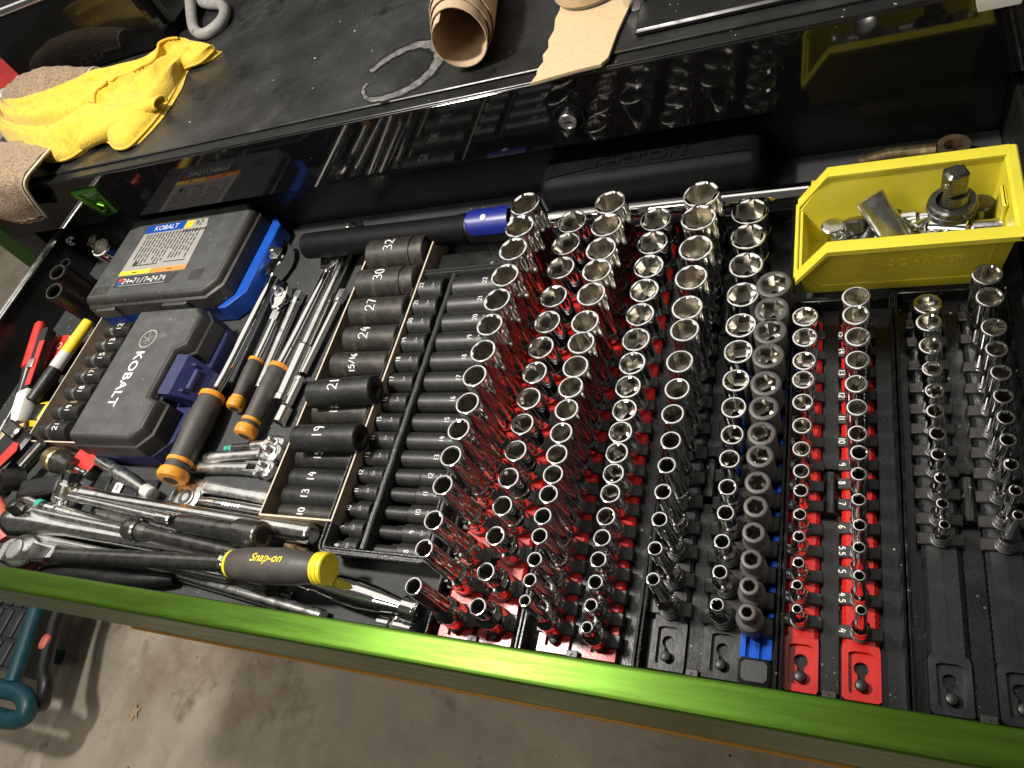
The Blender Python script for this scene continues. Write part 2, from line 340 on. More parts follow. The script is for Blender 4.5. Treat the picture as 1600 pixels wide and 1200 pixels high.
# grease ring and scuffs on the mat
ring = [(-513, 691), (-493, 712), (-461, 723.5), (-432, 713), (-418, 690), (-421.5, 661), (-441, 640), (-472, 632), (-497, 638), (-511, 657), (-509, 668)]
def smooth(pts, n=6):
    out = []; P_ = [V(p) for p in pts]
    for i in range(len(P_)-1):
        a, b, c, d = P_[max(0, i-1)], P_[i], P_[i+1], P_[min(len(P_)-1, i+2)]
        for k in range(n):
            t = k/n; out.append(.5*((2*b)+(c-a)*t+(2*a-5*b+4*c-d)*t*t+(3*b-a-3*c+d)*t**3))
    out.append(P_[-1]); return out
sp = smooth([(x, y, 168.6) for x, y in ring], 6)
for nm, wm, zz, mt in (('grease_ring', 21, 168.75, 'stain_dark'), ('grease_ring', 12.5, 169.1, 'stain')):
    R = []
    for i, p in enumerate(sp):
        t = (sp[min(len(sp)-1, i+1)]-sp[max(0, i-1)]).normalized(); nn = V((-t.y, t.x, 0)); q = i/(len(sp)-1)
        ww = wm*(.35+.75*math.sin(PI*min(1, q*1.15+.08))**.6)*(1+.15*math.sin(i*1.7)); R.append([p+nn*ww*.5+V((0, 0, zz-168.6)), p+V((0, 0, zz-168.3)), p-nn*ww*.5+V((0, 0, zz-168.6))])
    mb = MB(); n = 3
    for r in R: mb.v += r
    for i in range(len(R)-1):
        for j in range(2): mb.f.append((i*3+j, i*3+j+1, i*3+j+4, i*3+j+3)); mb.mi.append(0)
    part(mb, nm, mt, mat, 'pale C-shaped grease ring worn into the mat' if mt == 'stain' else None)

# ---------------------------------------------------------------- drawer
dr = thing('drawer', 'open wide tool drawer with metallic green front and black liner', 'drawer', (-520, 91, -12))
part(MB().box((-1156, 91, -8), (128, 640, -3.2)), 'bottom', 'paint_dark', dr)
part(MB().box((-1153, 93.5, -3), (125.5, 637, 0), .8), 'liner', 'liner', dr, 'black textured drawer liner')
part(MB().box((-1158, 91.5, -8), (-1154, 640, 70), 1), 'side_wall', 'paint_dark', dr)
part(MB().box((126, 91.5, -8), (130, 640, 70), 1), 'side_wall', 'paint_dark', dr)
part(MB().box((-1153.8, 637.5, -8), (125.8, 641, 70), 1), 'back_wall', 'paint_dark', dr)
part(MB().box((-1166, 100, 58), (-1158.5, 1000, 74), 1.5).box((-1158.3, 100, 70.3), (-1150, 640, 74.5), 1), 'slide', 'chrome_satin', dr, 'bright steel drawer slide along the left wall')
part(MB().box((131, 100, 58), (136, 1000, 74), 1.5), 'slide', 'chrome_satin', dr)
prof = [(68, -14), (68, -13), (68, 73.5), (68, 75), (68.5, 76.6), (69.6, 77.6), (71.2, 78), (72.6, 78), (87.5, 78), (89, 78), (90.4, 77.6), (91.2, 76.6), (91.4, 75.2), (91.4, 74), (91.4, 61), (91.4, 60), (88.5, 60), (88.5, -8), (84, -14)]
part(MB().rings([[V((x, y, z)) for y, z in prof] for x in (-1172, -800, -400, 0, 142)]), 'front_panel', 'green', dr, 'brushed metallic green drawer front and pull lip', angle=25)
part(MB().box((-700, 66.2, -18), (140, 84, -14.2), .5), 'lip_reflection_strip', 'orange_reflection', dr)  # orange reflection under the drawer lip, painted on as a strip
part(MB().box((-1153, 88.7, .3), (125, 91, 59.6), .3), 'inner_front', 'paint_dark', dr)

# ================================================================ sockets
SN = 48
def hexr(s, k): a = (2*PI*k/SN) % (PI/3); return s/2/math.cos(a-PI/6)
def sqr(s, k): a = (2*PI*k/SN+PI/4) % (PI/2); return s/2/math.cos(a-PI/4)
SM = {}
def socket_mesh(s, od, bd, h, drv, style='chrome', deep=False):
    key = (round(s, 2), round(od, 1), bd, h, drv, style)
    if key in SM: return SM[key]
    ro = od/2; rb = bd/2; C_ = lambda r: (lambda k: r)
    if style == 'chrome':
        kn = lambda r: (lambda k: r*(1+.009*(1 if k % 2 else -1)))
        if ro < rb-.4:
            zb = h*(.30 if deep else .46); sh = (rb-ro)*1.1
            P_ = [(0, C_(rb-.7)), (.7, C_(rb)), (1.2, C_(rb)), (zb*.55-.4, C_(rb)), (zb*.55, C_(rb)), (zb*.55+.3, C_(rb-.25)), (zb*.62, kn(rb-.1)), (zb*.92, kn(rb-.1)), (zb*.97, C_(rb-.3)), (zb, C_(rb-.4)), (zb+sh*.5, C_(ro+(rb-ro)*.35)), (zb+sh, C_(ro))]
        else:
            P_ = [(0, C_(ro-.9)), (.9, C_(ro)), (1.4, C_(ro)), (h*.2-.5, C_(ro)), (h*.2, C_(ro)), (h*.2+.25, C_(ro-.22)), (h*.2+.9, C_(ro-.22)), (h*.2+1.15, C_(ro))]
        P_ += [(P_[-1][0]+.6, C_(ro)), (h-1.6, C_(ro)), (h-1.0, C_(ro)), (h-.4, C_(ro-.16)), (h-.1, C_(ro-.45)), (h, C_(ro-.8))]
    else:
        if ro < rb-.6:
            zb = h*.5; P_ = [(0, C_(rb-1)), (1, C_(rb)), (1.6, C_(rb)), (zb-.6, C_(rb)), (zb, C_(rb)), (zb+.4, C_(rb-.3)), (zb+1.5+(rb-ro)*.3, C_(ro))]
        elif style == 'impact_ring':
            P_ = [(0, C_(ro-1.2)), (1.2, C_(ro-.6)), (1.8, C_(ro-.6)), (h*.2-.5, C_(ro-.6)), (h*.2, C_(ro-.6)), (h*.2+.4, C_(ro-1.4)), (h*.2+1.6, C_(ro-1.4)), (h*.2+2.2, C_(ro))]
        else:
            P_ = [(0, C_(ro-1.2)), (1.2, C_(ro)), (h*.3, C_(ro))]
        P_ += [(P_[-1][0]+.6, C_(ro)), (h-1.9, C_(ro)), (h-1.2, C_(ro)), (h-.4, C_(ro-.4)), (h, C_(ro-1.1))]
    no = len(P_); rc = s/math.sqrt(3)
    rim = min(rc+.25, ro-1.0); d = h*(.66 if deep else .52)
    P_ += [(h, C_(rim)), (h-.9, lambda k: min(hexr(s, k), rim)), (h-1.5, lambda k: min(hexr(s, k), rim)), (h-d+.6, lambda k: min(hexr(s, k), rim)), (h-d, lambda k: min(hexr(s, k), rim)), (h-d-.8, lambda k: min(sqr(drv, k), hexr(s, k)*.97)), (1.0, lambda k: min(sqr(drv, k), rb-1.5)), (0, lambda k: min(sqr(drv, k)+.5, rb-1.2))]
    R = [[V((f(k)*math.cos(2*PI*k/SN), f(k)*math.sin(2*PI*k/SN), z)) for k in range(SN)] for z, f in P_]
    mi = [0]*(no+1)+[1]*(len(P_)-no-1)
    mi[-1] = 0
    mats = {'chrome': ['chrome', 'bore'], 'impact': ['oxide', 'oxide_rust'], 'impact_worn': ['oxide_worn', 'oxide_rust'], 'impact_ring': ['oxide_worn', 'oxide_rust'], 'grey': ['impact_grey', 'bore'], 'satin': ['chrome_worn', 'bore']}[style]
    me = mesh_of(MB().rings(R, loop=True, mi=mi), 'socket', mats, angle=30); SM[key] = me; return me
def od_of(s): return 1.27*s+2.2

MET = [24, 23, 22, 21, 20, 19, 18, 17, 16, 15, 14, 13, 12, 11, 10, 9, 8, 7, 6]
SAE = [25.4, 23.8, 22.2, 20.6, 19.05, 17.5, 15.9, 14.3, 12.7, 11.1, 9.5, 8.7, 7.9, 7.1, 6.35]
QM = [15, 14, 13, 12, 11, 10, 9, 8, 7, 6, 5.5, 5, 4.5, 4]
QS = [14.3, 12.7, 11.1, 9.5, 8.7, 7.9, 7.1, 6.35, 5.55, 4.76, 3.97]
Z0 = 12.0
COLS = {  # rail: x, ys back to front, sizes, height, base dia, drive, deep, rail name, rail colour
 1: (-303.4, [520.0, 489.0, 459.0, 425.7, 395.1, 365.4, 337.5, 309.7, 281.9, 256.5, 230.4, 204.0, 175.0, 149.9, 120.0], MET[:15], 78, 22.5, 12.7, True, 'leftmost red rail', 'red'),
 2: (-267.5, [528.7, 497.1, 465.3, 428.1, 397.3, 367.1, 339.1, 311.1, 284.3, 257.5, 231.8, 206.5, 180.0, 149.7, 121.7], MET[:15], 38, 22.5, 12.7, False, 'second red rail from left', 'red'),
 3: (-217.3, [522.3, 492.3, 462.4, 435.1, 407.8, 376.2, 352.2, 327.3, 305.6, 283.6, 263.0, 243.2, 225.6, 208.8, 189.6, 174.0, 156.0, 139.9, 123.7], MET, 63, 17, 9.5, True, 'third red rail from left', 'red'),
 4: (-179.5, [526.3, 494.9, 464.5, 435.1, 405.9, 377.8, 351.9, 327.5, 304.0, 282.4, 262.4, 243.7, 226.5, 206.6, 188.2, 171.1, 153.4, 135.6, 119.1], MET, 30, 17, 9.5, False, 'fourth red rail from left', 'red'),
 5: (-128.1, [519.0, 488.7, 452.5, 418.1, 385.5, 361.4, 330.1, 304.7, 281.1, 258.1, 237.1, 214.6, 194.4, 172.2, 149.5], SAE, 63, 17, 9.5, True, 'first black rail from left', 'black'),
 6: (-88.9, [522.9, 491.0, 456.3, 421.9, 388.6, 361.4, 332.1, 306.6, 281.3, 260.4, 236.4, 215.3, 193.1, 170.0, 147.0], SAE, 30, 17, 9.5, False, 'second black rail from left', 'black'),
 8: (-37.6, [398.2, 376.7, 353.5, 335.2, 314.3, 293.2, 272.8, 254.9, 238.7, 220.0, 203.1, 184.2, 168.0, 151.8], QM, 25, 11.8, 6.35, False, 'fifth red rail from left', 'red'),
 9: (0.8, [396.5, 379.0, 357.7, 336.0, 314.7, 294.3, 273.7, 258.3, 241.4, 222.7, 204.6, 189.4, 170.5, 147.8], QM, 50, 11.8, 6.35, True, 'sixth red rail from left', 'red'),
 10: (51.7, [404.9, 387.0, 364.3, 343.2, 324.0, 306.8, 288.1, 271.5, 253.4, 234.0, 219.1], QS, 25, 11.8, 6.35, False, 'third black rail from left', 'black'),
 11: (89.3, [410.7, 388.5, 362.1, 342.4, 322.7, 303.7, 287.5, 271.1, 252.7, 234.3, 217.9], QS, 50, 11.8, 6.35, True, 'fourth black rail from left', 'black')}
RW = {1: 31, 2: 31, 3: 26, 4: 26, 5: 27, 6: 27, 8: 22.5, 9: 23.5, 10: 24, 11: 24}
CL = {1: 14, 2: 14, 3: 10.5, 4: 10.5, 5: 11, 6: 11, 8: 8.6, 9: 8.6, 10: 8.4, 11: 8.4}
def rail(k):
    x, ys, sizes, h, bd, drv, deep, rn, colr = COLS[k]; w_ = RW[k]; mt = colr+'_rail'
    xr = x+(1.0 if k in (3, 4, 8) else 0)
    y0 = 104.5; y1 = ys[0]+od_of(sizes[0])/2+4
    if k in (1, 2): y0 = 101
    t = thing('socket_rail', {'red': 'red plastic', 'black': 'black plastic'}[colr]+' socket rail holding '+('deep' if deep else 'short')+' chrome sockets, '+rn, 'socket rail', (xr, y0, 3), 'socket rails in the trays')
    # body with fine serrated sides
    ye = y0+36; L_ = []; n = int((y1-ye)/2.2)
    right = [(xr+w_/2-(.55 if i % 2 else 0), ye+(y1-ye)*i/n) for i in range(n+1)]
    left = [(xr-w_/2+(.55 if i % 2 else 0), ye+(y1-ye)*i/n) for i in range(n, -1, -1)]
    c = 2.6
    def lay(i, z): return [V((px-i if px > xr else px+i, py, z)) for px, py in right+left]
    body = MB().rings([lay(0, 3), lay(0, 7.2), lay(c, 9.6)])
    part(body, 'rail_body', mt, t)
    part(MB().box((xr-.35, ye+1, 9.55), (xr+.35, ys[-1]-CL[k]/2-1, 10.0)), 'mould_line', mt, t) if ys[-1]-CL[k]/2-1 > ye+3 else None
    # end plate with keyhole
    x0, x1 = xr-w_/2, xr+w_/2; cy = y0+17; rx = 6.2 if k > 4 else 5.5
    def rectr(a, b, d_, e_, cc):
        def f(t_):
            ct, st = math.cos(t_), math.sin(t_); L1 = ((b if ct > 0 else a)-cc[0])/ct if abs(ct) > 1e-6 else 1e9; L2 = ((e_ if st > 0 else d_)-cc[1])/st if abs(st) > 1e-6 else 1e9
            return min(abs(L1), abs(L2))
        return f
    n = 48; cc = (xr, cy)
    fo = rectr(x0, x1, y0, ye-.1, cc); fm = rectr(xr-rx-1.5, xr+rx+1.5, y0+4.5, ye-4.5, cc)
    def soft(f, m): return lambda t_: min(f(t_), m)
    def key(t_):
        # circle r 4.6 above, slot half width 2.3 below
        best = 0
        for q in range(0, 140):
            r_ = q*.1; px, py = r_*math.cos(t_), r_*math.sin(t_)
            if px*px+(py-4.0)**2 < 4.6**2 or (abs(px) < 2.4 and -8.5 < py < 4): best = r_
        return max(best, 1.)
    ep = MB().ringprism(polar(n, cc, soft(fo, 23 if w_ < 30 else 26)), polar(n, cc, soft(fm, 15.2)), 3, 9.6)
    ep.ringprism(polar(n, cc, soft(fm, 15.3)), polar(n, cc, key), 3, 6.2)
    part(ep, 'end_plate', mt, t, angle=25)
    part(MB().lathe([(0, 2.1), (4.4, 2.1), (5.2, 3.5), (7.2, 4.1), (8.8, 3.3), (9.5, 1.2)], (xr, cy-7.2, 2.8), (0, 0, 1), 16), 'locking_knob', 'plastic_black', t)
    # clips
    cw = w_/2+2.4; cl = CL[k]/2
    cm = MB().box((-cw, -cl, 3.2-12), (cw, cl, .2), .7); cm.lathe([(.2, bd/2+.9), (.9, bd/2+.9), (1.3, bd/2+.2)], (x-xr, 0, 0), (0, 0, 1), 24)
    cme = mesh_of(cm, 'clip', 'clip_black')
    for i, (y, sz) in enumerate(zip(ys, sizes)):
        o = bpy.data.objects.new('clip', cme); o.location = (V((xr, y, 12))-ORG[t.name])*MM; link(o, (xr, y, 12), t)
        if k in (8, 9):
            txt = ('%g' % sz); zz = 12.45; px = xr-cw+(2.9 if k == 9 else 2.6)
            lab = strokes(txt, 4.6 if len(txt) < 3 else 3.9, lambda a, b: V((px+b, y-a, zz)), .38)
            q = bpy.data.objects.new('number', mesh_of(lab, 'number', 'marker', V((xr, y, 12)))); link(q, (xr, y, 12), o)
    for i, (y, sz) in enumerate(zip(ys, sizes)):
        od = od_of(sz); me = socket_mesh(sz, od, bd if od < bd else od, h, drv, 'chrome', deep)
        o = inst(me, 'socket', (x+random.uniform(-.3, .3), y, Z0+.9), (math.radians(random.uniform(-.7, .7)), math.radians(random.uniform(-.7, .7)), random.uniform(0, 6.28)))
        n_ = len(ys)-i
        tag(o, ('deep' if deep else 'short')+' chrome socket, '+nth(n_)+' from the drawer front on the '+rn, 'socket', ('deep' if deep else 'short')+' chrome sockets on the '+rn)
for k in COLS: rail(k)

# blue aluminium rail with grey impact sockets (slightly skewed)
t = thing('socket_rail', 'blue anodised aluminium socket rail holding grey impact sockets', 'socket rail', (-66, 104, 2), 'socket rails in the trays')
ys7 = [428.9, 401.0, 378.7, 353.9, 327.1, 304.3, 281.5, 262.2, 240.0, 220.7, 200.7, 180.8, 161.7, 143.5]
def bx7(y): return -66.0+(y-286)*.018
pr = [(-10.5, 2.2), (10.5, 2.2), (10.5, 10), (7, 10), (7, 6), (2.2, 6), (2.2, 9), (-2.2, 9), (-2.2, 6), (-7, 6), (-7, 10), (-10.5, 10)]
part(MB().rings([[V((bx7(y)+a+3, y, b)) for a, b in pr] for y in (122, 445)]), 'rail_body', 'blue_rail', t, angle=25)
part(MB().box((bx7(112)-7.8, 103.5, 2.2), (bx7(112)+13.8, 121.8, 13), 2.2), 'end_cap', 'plastic_black', t)
cme = mesh_of(MB().box((-8, -6.5, -9), (14.5, 6.5, 0), 1.0), 'clip', 'clip_black')
for i, (y, sz) in enumerate(zip(ys7, [19, 18, 17, 16, 15, 14, 13, 12, 11, 10, 9, 8, 7, 6])):
    x = bx7(y); o = bpy.data.objects.new('clip', cme); o.location = (V((x, y, 16))-ORG[t.name])*MM; link(o, (x, y, 16), t)
    od = 1.3*sz+4.5
    q = inst(socket_mesh(sz, od, max(od, 19), 30, 9.5, 'grey'), 'impact_socket', (x, y, 16.1), (0, 0, random.uniform(0, 6.28)))
    tag(q, 'short grey impact socket, '+nth(14-i)+' from the drawer front on the blue rail', 'socket', 'grey impact sockets on the blue rail')

# ---------------------------------------------------------------- socket trays
def tray(x0, x1, y1, xm, label, ridges):
    t = thing('socket_tray', label, 'tray', ((x0+x1)/2, 97, 0), 'black socket trays along the drawer')
    y0 = 98
    part(MB().box((x0, y0, .3), (x1, y1, 2.4), .6), 'base', 'tray_black', t)
    for a in (x0, x1-2.4):
        part(MB().box((a, y0, 2.6), (a+2.4, y1, 19), .8), 'side_wall', 'tray_black', t)
    part(MB().box((x0+2.6, y1-2.4, 2.6), (x1-2.6, y1, 17), .8), 'end_wall', 'tray_black', t)
    part(MB().box((xm-6.5, 106, 2.5), (xm+6.5, ridges[0]-20, 6.2), .8).box((xm-6.5, ridges[0]+22, 2.5), (xm+6.5, y1-8, 6.2), .8), 'floor_rib', 'tray_black', t)
    for ry in ridges:
        part(MB().lathe([(0, 4.2), (.8, 5), (34, 5), (34.8, 4.2)], (xm, ry-17, 7.5), (0, 1, 0), 16), 'grip_bar', 'tray_black', t)
    tb = part(MB().box((xm-4.6, y0+1, 2.6), (xm+4.6, y0+10, 12.5), .6), 'end_tab', 'clip_black', t)
    part(strokes('G', 4.4, lambda a, b: V((xm+a, y0+5.2+b, 12.6)), .35), 'mark', 'void', tb)
    return t
tray(-326.5, -242.0, 548, -285.4, 'black plastic tray under the two leftmost red rails', [270, 420])
tray(-241.0, -148.0, 548, -198.6, 'black plastic tray under the third and fourth red rails', [270, 420])
tray(-147.0, -50.5, 548, -108.0, 'black plastic tray under two black rails and the blue rail', [258, 420])
tray(-49.5, 28.3, 432, -18.6, 'black plastic tray under the two red rails on the right', [250])
tray(29.5, 110, 436, 70.6, 'black plastic tray at the right end under two black rails', [250])

# ================================================================ lying impact sockets
LY = (0, -PI/2, 0)        # socket axis from +X (drive end) towards -X (open end)
def cyl_fn(r, z0, phi0, lift=.12, flip=1):
    return lambda a, b: V(((r+lift)*math.cos(phi0+a/r), (r+lift)*math.sin(phi0+a/r), z0+b))
def local_child(mb, name, mat, o, label=None):
    q = bpy.data.objects.new(name, mesh_of(mb, name, mat)); COL.objects.link(q); ORG[q.name] = ORG[o.name]; q.parent = o
    if label: q['label'] = label
    return q
def pin_hole(o, r, z, phi=-.42):
    u = V((math.cos(phi), math.sin(phi), 0)); t = V((-math.sin(phi), math.cos(phi), 0)); c = u*(r+.06)+V((0, 0, z))
    mb = MB(); n = 14; mb.rings([[c+t*(2.1*math.cos(2*PI*k/n))+V((0, 0, 2.1*math.sin(2*PI*k/n)))+u*e for k in range(n)] for e in (-.8, .1)])
    local_child(mb, 'pin_hole', 'void', o)
# --- moulded tray with short and deep rows
t = thing('impact_socket_tray', 'black moulded tray with a short and a deep row of impact sockets', 'tray', (-396, 157, 0))
X0, X1, Y0, Y1 = -457, -335, 156, 497
part(MB().box((X0+6, Y0+6, .3), (X1-6, Y1-6, 2.6), .5), 'base', 'tray_black', t)
o_ = rrect(X0, X1, Y0, Y1, 9); i_ = rrect(X0+7.5, X1-7.5, Y0+7.5, Y1-7.5, 5)
mb = MB().rings([[V((x, y, z)) for x, y in offset(o_, k)] for k, z in ((7, 2.8), (3, 27), (0, 28), (0, 30.6), (.7, 31.4), (1.9, 31.4), (2.6, 30.4), (2.9, 28.8), (4.6, 28.8), (4.9, 30.2), (5.4, 30.8), (6.4, 30.8), (6.9, 30), (8, 2.9))], False, False)
part(mb, 'rim', 'tray_rim', t)
R = []
for i in range(41):
    y = Y0+8+(Y1-Y0-16)*i/40; j = .3*math.sin(i*1.3)+.2*math.sin(i*3.1); R.append([V((-412+j, y, 2.8)), V((-411.3+j, y, 29)), V((-410+j, y, 30.2)), V((-406.6+j, y, 30.2)), V((-405.2+j, y, 29)), V((-404.4+j, y, 2.8))])
part(MB().rings(R), 'divider', 'tray_rim', t)
YS = [473.8, 449.5, 425.2, 400.2, 375.8, 351.2, 326.8, 303.2, 282.4, 262.8, 243.3, 225.0, 206.3, 187.0, 168.8]
for i, y in enumerate(YS):
    sz = 22-i; od = 1.2*sz+(3.4 if sz > 11 else 5.2)
    for row, xr_, h, dp in (('short', -417.5, 33, False), ('deep', -342.5, 62, True)):
        neck = sz < 12; bd = max(od, 19.5 if not neck else 19)
        me = socket_mesh(sz, od if not neck else od*.80, bd, h, 9.5, 'impact', dp); r = bd/2
        o = inst(me, 'impact_socket', (xr_-(0 if sz > 10 else 2), y, 3.4+max(r, 10.2)), LY)
        tag(o, row+' black impact socket printed %d, %s from the front in the moulded tray' % (sz, nth(15-i)), 'socket', row+' row of impact sockets in the moulded tray')
        zp = h*.80 if row == 'short' else h*.33
        rr = (od*.8/2 if neck and zp > h*.5 else r)
        local_child(strokes(str(sz), 5.2, cyl_fn(rr, zp, -.10), .42), 'number', 'marker', o)
        local_child(strokes('G~', 3.4, cyl_fn(r, h*.34 if row == 'short' else h*.16, -.12), .26), 'marking', 'marker_dim', o)
        pin_hole(o, r, h*.17 if row == 'short' else h*.07, -.35 if row == 'short' else -.3)

# --- cardboard tray with hand-numbered impact sockets
def openbox(name, label, x0, x1, y0, y1, z1, th, cat='tray'):
    t = thing(name, label, cat, ((x0+x1)/2, y0, 0))
    part(MB().box((x0, y0, .2), (x1, y1, 1.6)), 'base', 'card', t)
    for nm, a, b in (('side_wall', (x0, y0, 1.7), (x0+th, y1, z1)), ('side_wall', (x1-th, y0, 1.7), (x1, y1, z1)), ('end_wall', (x0+th+.1, y0, 1.7), (x1-th-.1, y0+th, z1)), ('end_wall', (x0+th+.1, y1-th, 1.7), (x1-th-.1, y1, z1))):
        wl = part(MB().box(a, b, .2), nm, 'card', t)
        part(MB().box((a[0]-.05, a[1]-.05, z1), (b[0]+.05, b[1]+.05, z1+.5), .15), 'torn_edge', 'card_edge', wl)
    return t
openbox('cardboard_tray', 'open brown cardboard tray of hand-numbered impact sockets', -541, -449, 186, 556, 33, 1.8)
big = [('32', 532, 44, 80, 'impact_ring'), ('30', 487, 41, 80, 'impact_ring'), ('27', 446.5, 37, 76, 'impact_worn'), ('24', 409.5, 33, 72, 'impact_worn'), ('15/16', 375.5, 32, 76, 'impact_worn'), ('', 343.5, 29, 74, 'impact_worn'),
       ('18', 313.5, 28, 74, 'impact_worn'), ('', 285, 26, 74, 'impact_worn'), ('15', 258.5, 25, 74, 'impact'), ('14', 233.5, 24, 72, 'impact'), ('13', 210.5, 22.5, 74, 'impact'), ('10', 190.5+7.5, 20, 72, 'impact_worn')]
ysb = [531, 487, 446, 409, 374, 342, 313, 286, 259, 235, 216.5, 198.0]
for (txt, _, od, h, st), y in zip(big, ysb):
    x1 = -456 if od > 30 else -459; r = od/2
    sz = (od-3.4)/1.25
    o = inst(socket_mesh(round(sz, 1), od, od, h, 12.7, st, True), 'impact_socket', (x1, y, 2.0+r), LY)
    tag(o, ('black impact socket hand-numbered %s in the cardboard tray, %s from the front' % (txt, nth(12-ysb.index(y)))) if txt else ('unnumbered black impact socket in the cardboard tray, hidden under the %s raised socket' % ('hinder' if y > 300 else 'nearer')), 'socket', 'impact sockets in the cardboard tray')
    if txt:
        local_child(strokes(txt, min(12.5, r*.78) if len(txt) < 4 else 7.6, cyl_fn(r, h*.58, -.05 if len(txt) < 4 else -.32), .75), 'number', 'marker', o)
    pin_hole(o, r, h*.12, -.3) if txt in ('14', '13') else None
for txt, y, od, h, x1 in (('21', 328, 30.5, 80, -447), ('19', 272, 28.5, 80, -444)):
    o = inst(socket_mesh(17.3, od, od, h, 12.7, 'impact', True), 'impact_socket', (x1, y, 26+od/2), (0, -PI/2, math.radians(4 if txt == '21' else 2)))
    tag(o, 'larger black impact socket hand-numbered %s on top of the others, %s of two' % (txt, 'hinder' if txt == '21' else 'nearer'), 'socket', 'impact sockets in the cardboard tray')
    local_child(strokes(txt, 12, cyl_fn(od/2, h*.55, .02), .8), 'number', 'marker', o); pin_hole(o, od/2, h*.13, -.75)
# --- small cardboard tray
openbox('cardboard_tray', 'small torn cardboard tray of numbered sockets beside the dark blue case', -999, -893, 262, 470, 26, 1.6)
for ni, (txt, y, r) in enumerate((('12', 449, 12), ('13', 423.5, 11.5), ('15', 397.5, 12.6), ('17', 369, 12.4), ('18', 343, 12.8), ('19', 312, 13.6), ('21', 283, 14.4))):
    t = thing('impact_socket', 'black socket hand-numbered %s in the small cardboard tray, %s from the back' % (txt, nth(ni+1)), 'socket', (-984, y, 2), 'numbered sockets in the small cardboard tray')
    z = 2+r; h = 62
    part(MB().lathe([(0, r*.62), (.8, r*.82), (15, r*.84), (17, r*.72)], (-984, y, z), (1, 0, 0), 28), 'drive_end', 'oxide_worn', t)
    part(MB().lathe([(0, r*.74), (2, r*.93), (6.5, r*.95)], (-966.9, y, z), (1, 0, 0), 28), 'band', 'chrome_satin', t)
    bb = part(MB().lathe([(0, r*.95), (1.5, r), (34, r), (35, r*.9)], (-960.3, y, z), (1, 0, 0), 28), 'barrel', 'oxide', t)
    part(strokes(txt, 9.5, lambda a, b: V((-946-b, y+(r+.12)*math.sin(a/r-.02), z+(r+.12)*math.cos(a/r-.02))), .7), 'number', 'marker', bb)

# ================================================================ hard cases
def case_polys(x0, x1, y0, y1, c):  # chamfered plan, counter-clockwise
    return [(x0+c*.4, y0), (x1-c, y0), (x1, y0+c), (x1, y1-c), (x1-c, y1), (x0+c*.4, y1), (x0, y1-c*.4), (x0, y0+c*.4)]
t = thing('tool_case', 'charcoal tool case with bright blue base and printed specification label', 'tool case', (-868, 470, 0), 'hard tool cases in the drawer')
bp = case_polys(-1003, -724, 466, 634, 24)
part(MB().prism(bp, .4, 30, 1.2, 3), 'base', 'kob_blue', t, 'bright blue lower shell')
lp = case_polys(-1004, -741, 464, 634, 22)
lid = part(MB().rings([[V((x, y, z)) for x, y in offset(lp, k)] for k, z in ((1, 30.3), (0, 31.5), (1.5, 50), (4.5, 52), (5, 57.5), (7.5, 60.5), (9.5, 61.2))]), 'lid', 'kob_side', t)
part(MB().prism(offset(lp, 10.5), 60.6, 62.2, .8), 'top_panel', 'kob_lid', lid)
for xa, xb in ((-976, -938), (-842, -796)):
    part(MB().box((xa, 458.5, 33), (xb, 464.6, 52), 1.8), 'latch', 'kob_lid', lid)
part(MB().box((-990, 478, 62.1), (-955, 493, 62.5), .15).box((-800, 489, 62.1), (-778, 508, 62.5), .15), 'moulded_mark', 'kob_side', lid)
lb = part(MB().prism([(-951, 510), (-817, 510), (-823, 590), (-829, 607), (-951, 607)], 62.3, 62.75), 'label', 'label_grey', t, 'printed paper label on the lid')
def quad(x0, x1, y0, y1, z=62.95, sk=0.): return MB().add([(x0, y0, z), (x1, y0, z), (x1+sk, y1, z), (x0+sk, y1, z)], [(0, 1, 2, 3)])
part(quad(-951, -871, 591, 607), 'print_blue', 'ink_blue', lb); part(quad(-869.5, -854, 592, 606), 'print_yellow', 'ink_yellow', lb)
part(word('KOBALT', 13, lambda a, b, c: V((-909+a, 599+b, 63.15)), 0, bold=.03), 'lettering', 'ink_white', lb)
part(strokes('42', 10, lambda a, b: V((-842+a, 599.5+b, 63.0)), .5), 'number', 'ink', lb)
part(quad(-951, -888, 510.2, 518.5), 'print_yellow', 'ink_yellow', lb); part(quad(-888, -817.5, 510.2, 518.5, 62.96), 'print_orange', 'ink_orange', lb)
mb = MB()
rr = random.Random(3)
for i in range(17):
    x = -940+i*6.6
    y = 588.5
    while y > (536 if i < 10 else 544)-rr.uniform(0, 8)+(0 if i % 5 else 12):
        ln = rr.uniform(5, 13); mb.merge(quad(x, x+2.3, y-ln, y, 62.98)); y -= ln+rr.uniform(1.2, 2.6)
for i in range(10): mb.merge(quad(-868+i*4.8, -865+i*4.8, 583.5, 588, 62.98))
mb.merge(quad(-934, -882, 526.5, 528.2, 62.98)); mb.merge(quad(-872, -829, 528, 529.6, 62.98)); mb.merge(MB().lathe([(0, 4.5), (.1, 4.5)], (-930, 531, 62.9), (0, 0, 1), 16))
part(mb, 'print_text', 'ink', lb)
mb = strokes('~~~', 4.5, lambda a, b: V((-920+a, 514.2+b, 63.0)), .4); mb.merge(strokes('~~~', 4.5, lambda a, b: V((-850+a, 514.2+b, 63.0)), .4)); part(mb, 'print_size', 'ink', lb)
l2 = part(MB().prism([(-948, 489), (-836, 489), (-826, 507), (-948, 507)], 62.3, 62.7), 'label', 'ink', t)
mb = quad(-943, -934, 499, 504.5, 62.85); part(mb, 'print_red', 'ink_red', l2); part(quad(-943, -934, 493, 498.5, 62.85), 'print_blue', 'ink_blue', l2)
mb = MB(); x = -930
for c in '24~71/7~2474':
    mb.merge(strokes(c, 9, lambda a, b: V((x+a, 498.5+b, 62.9)), .65, 0)); x += 7.6 if c != '~' else 6
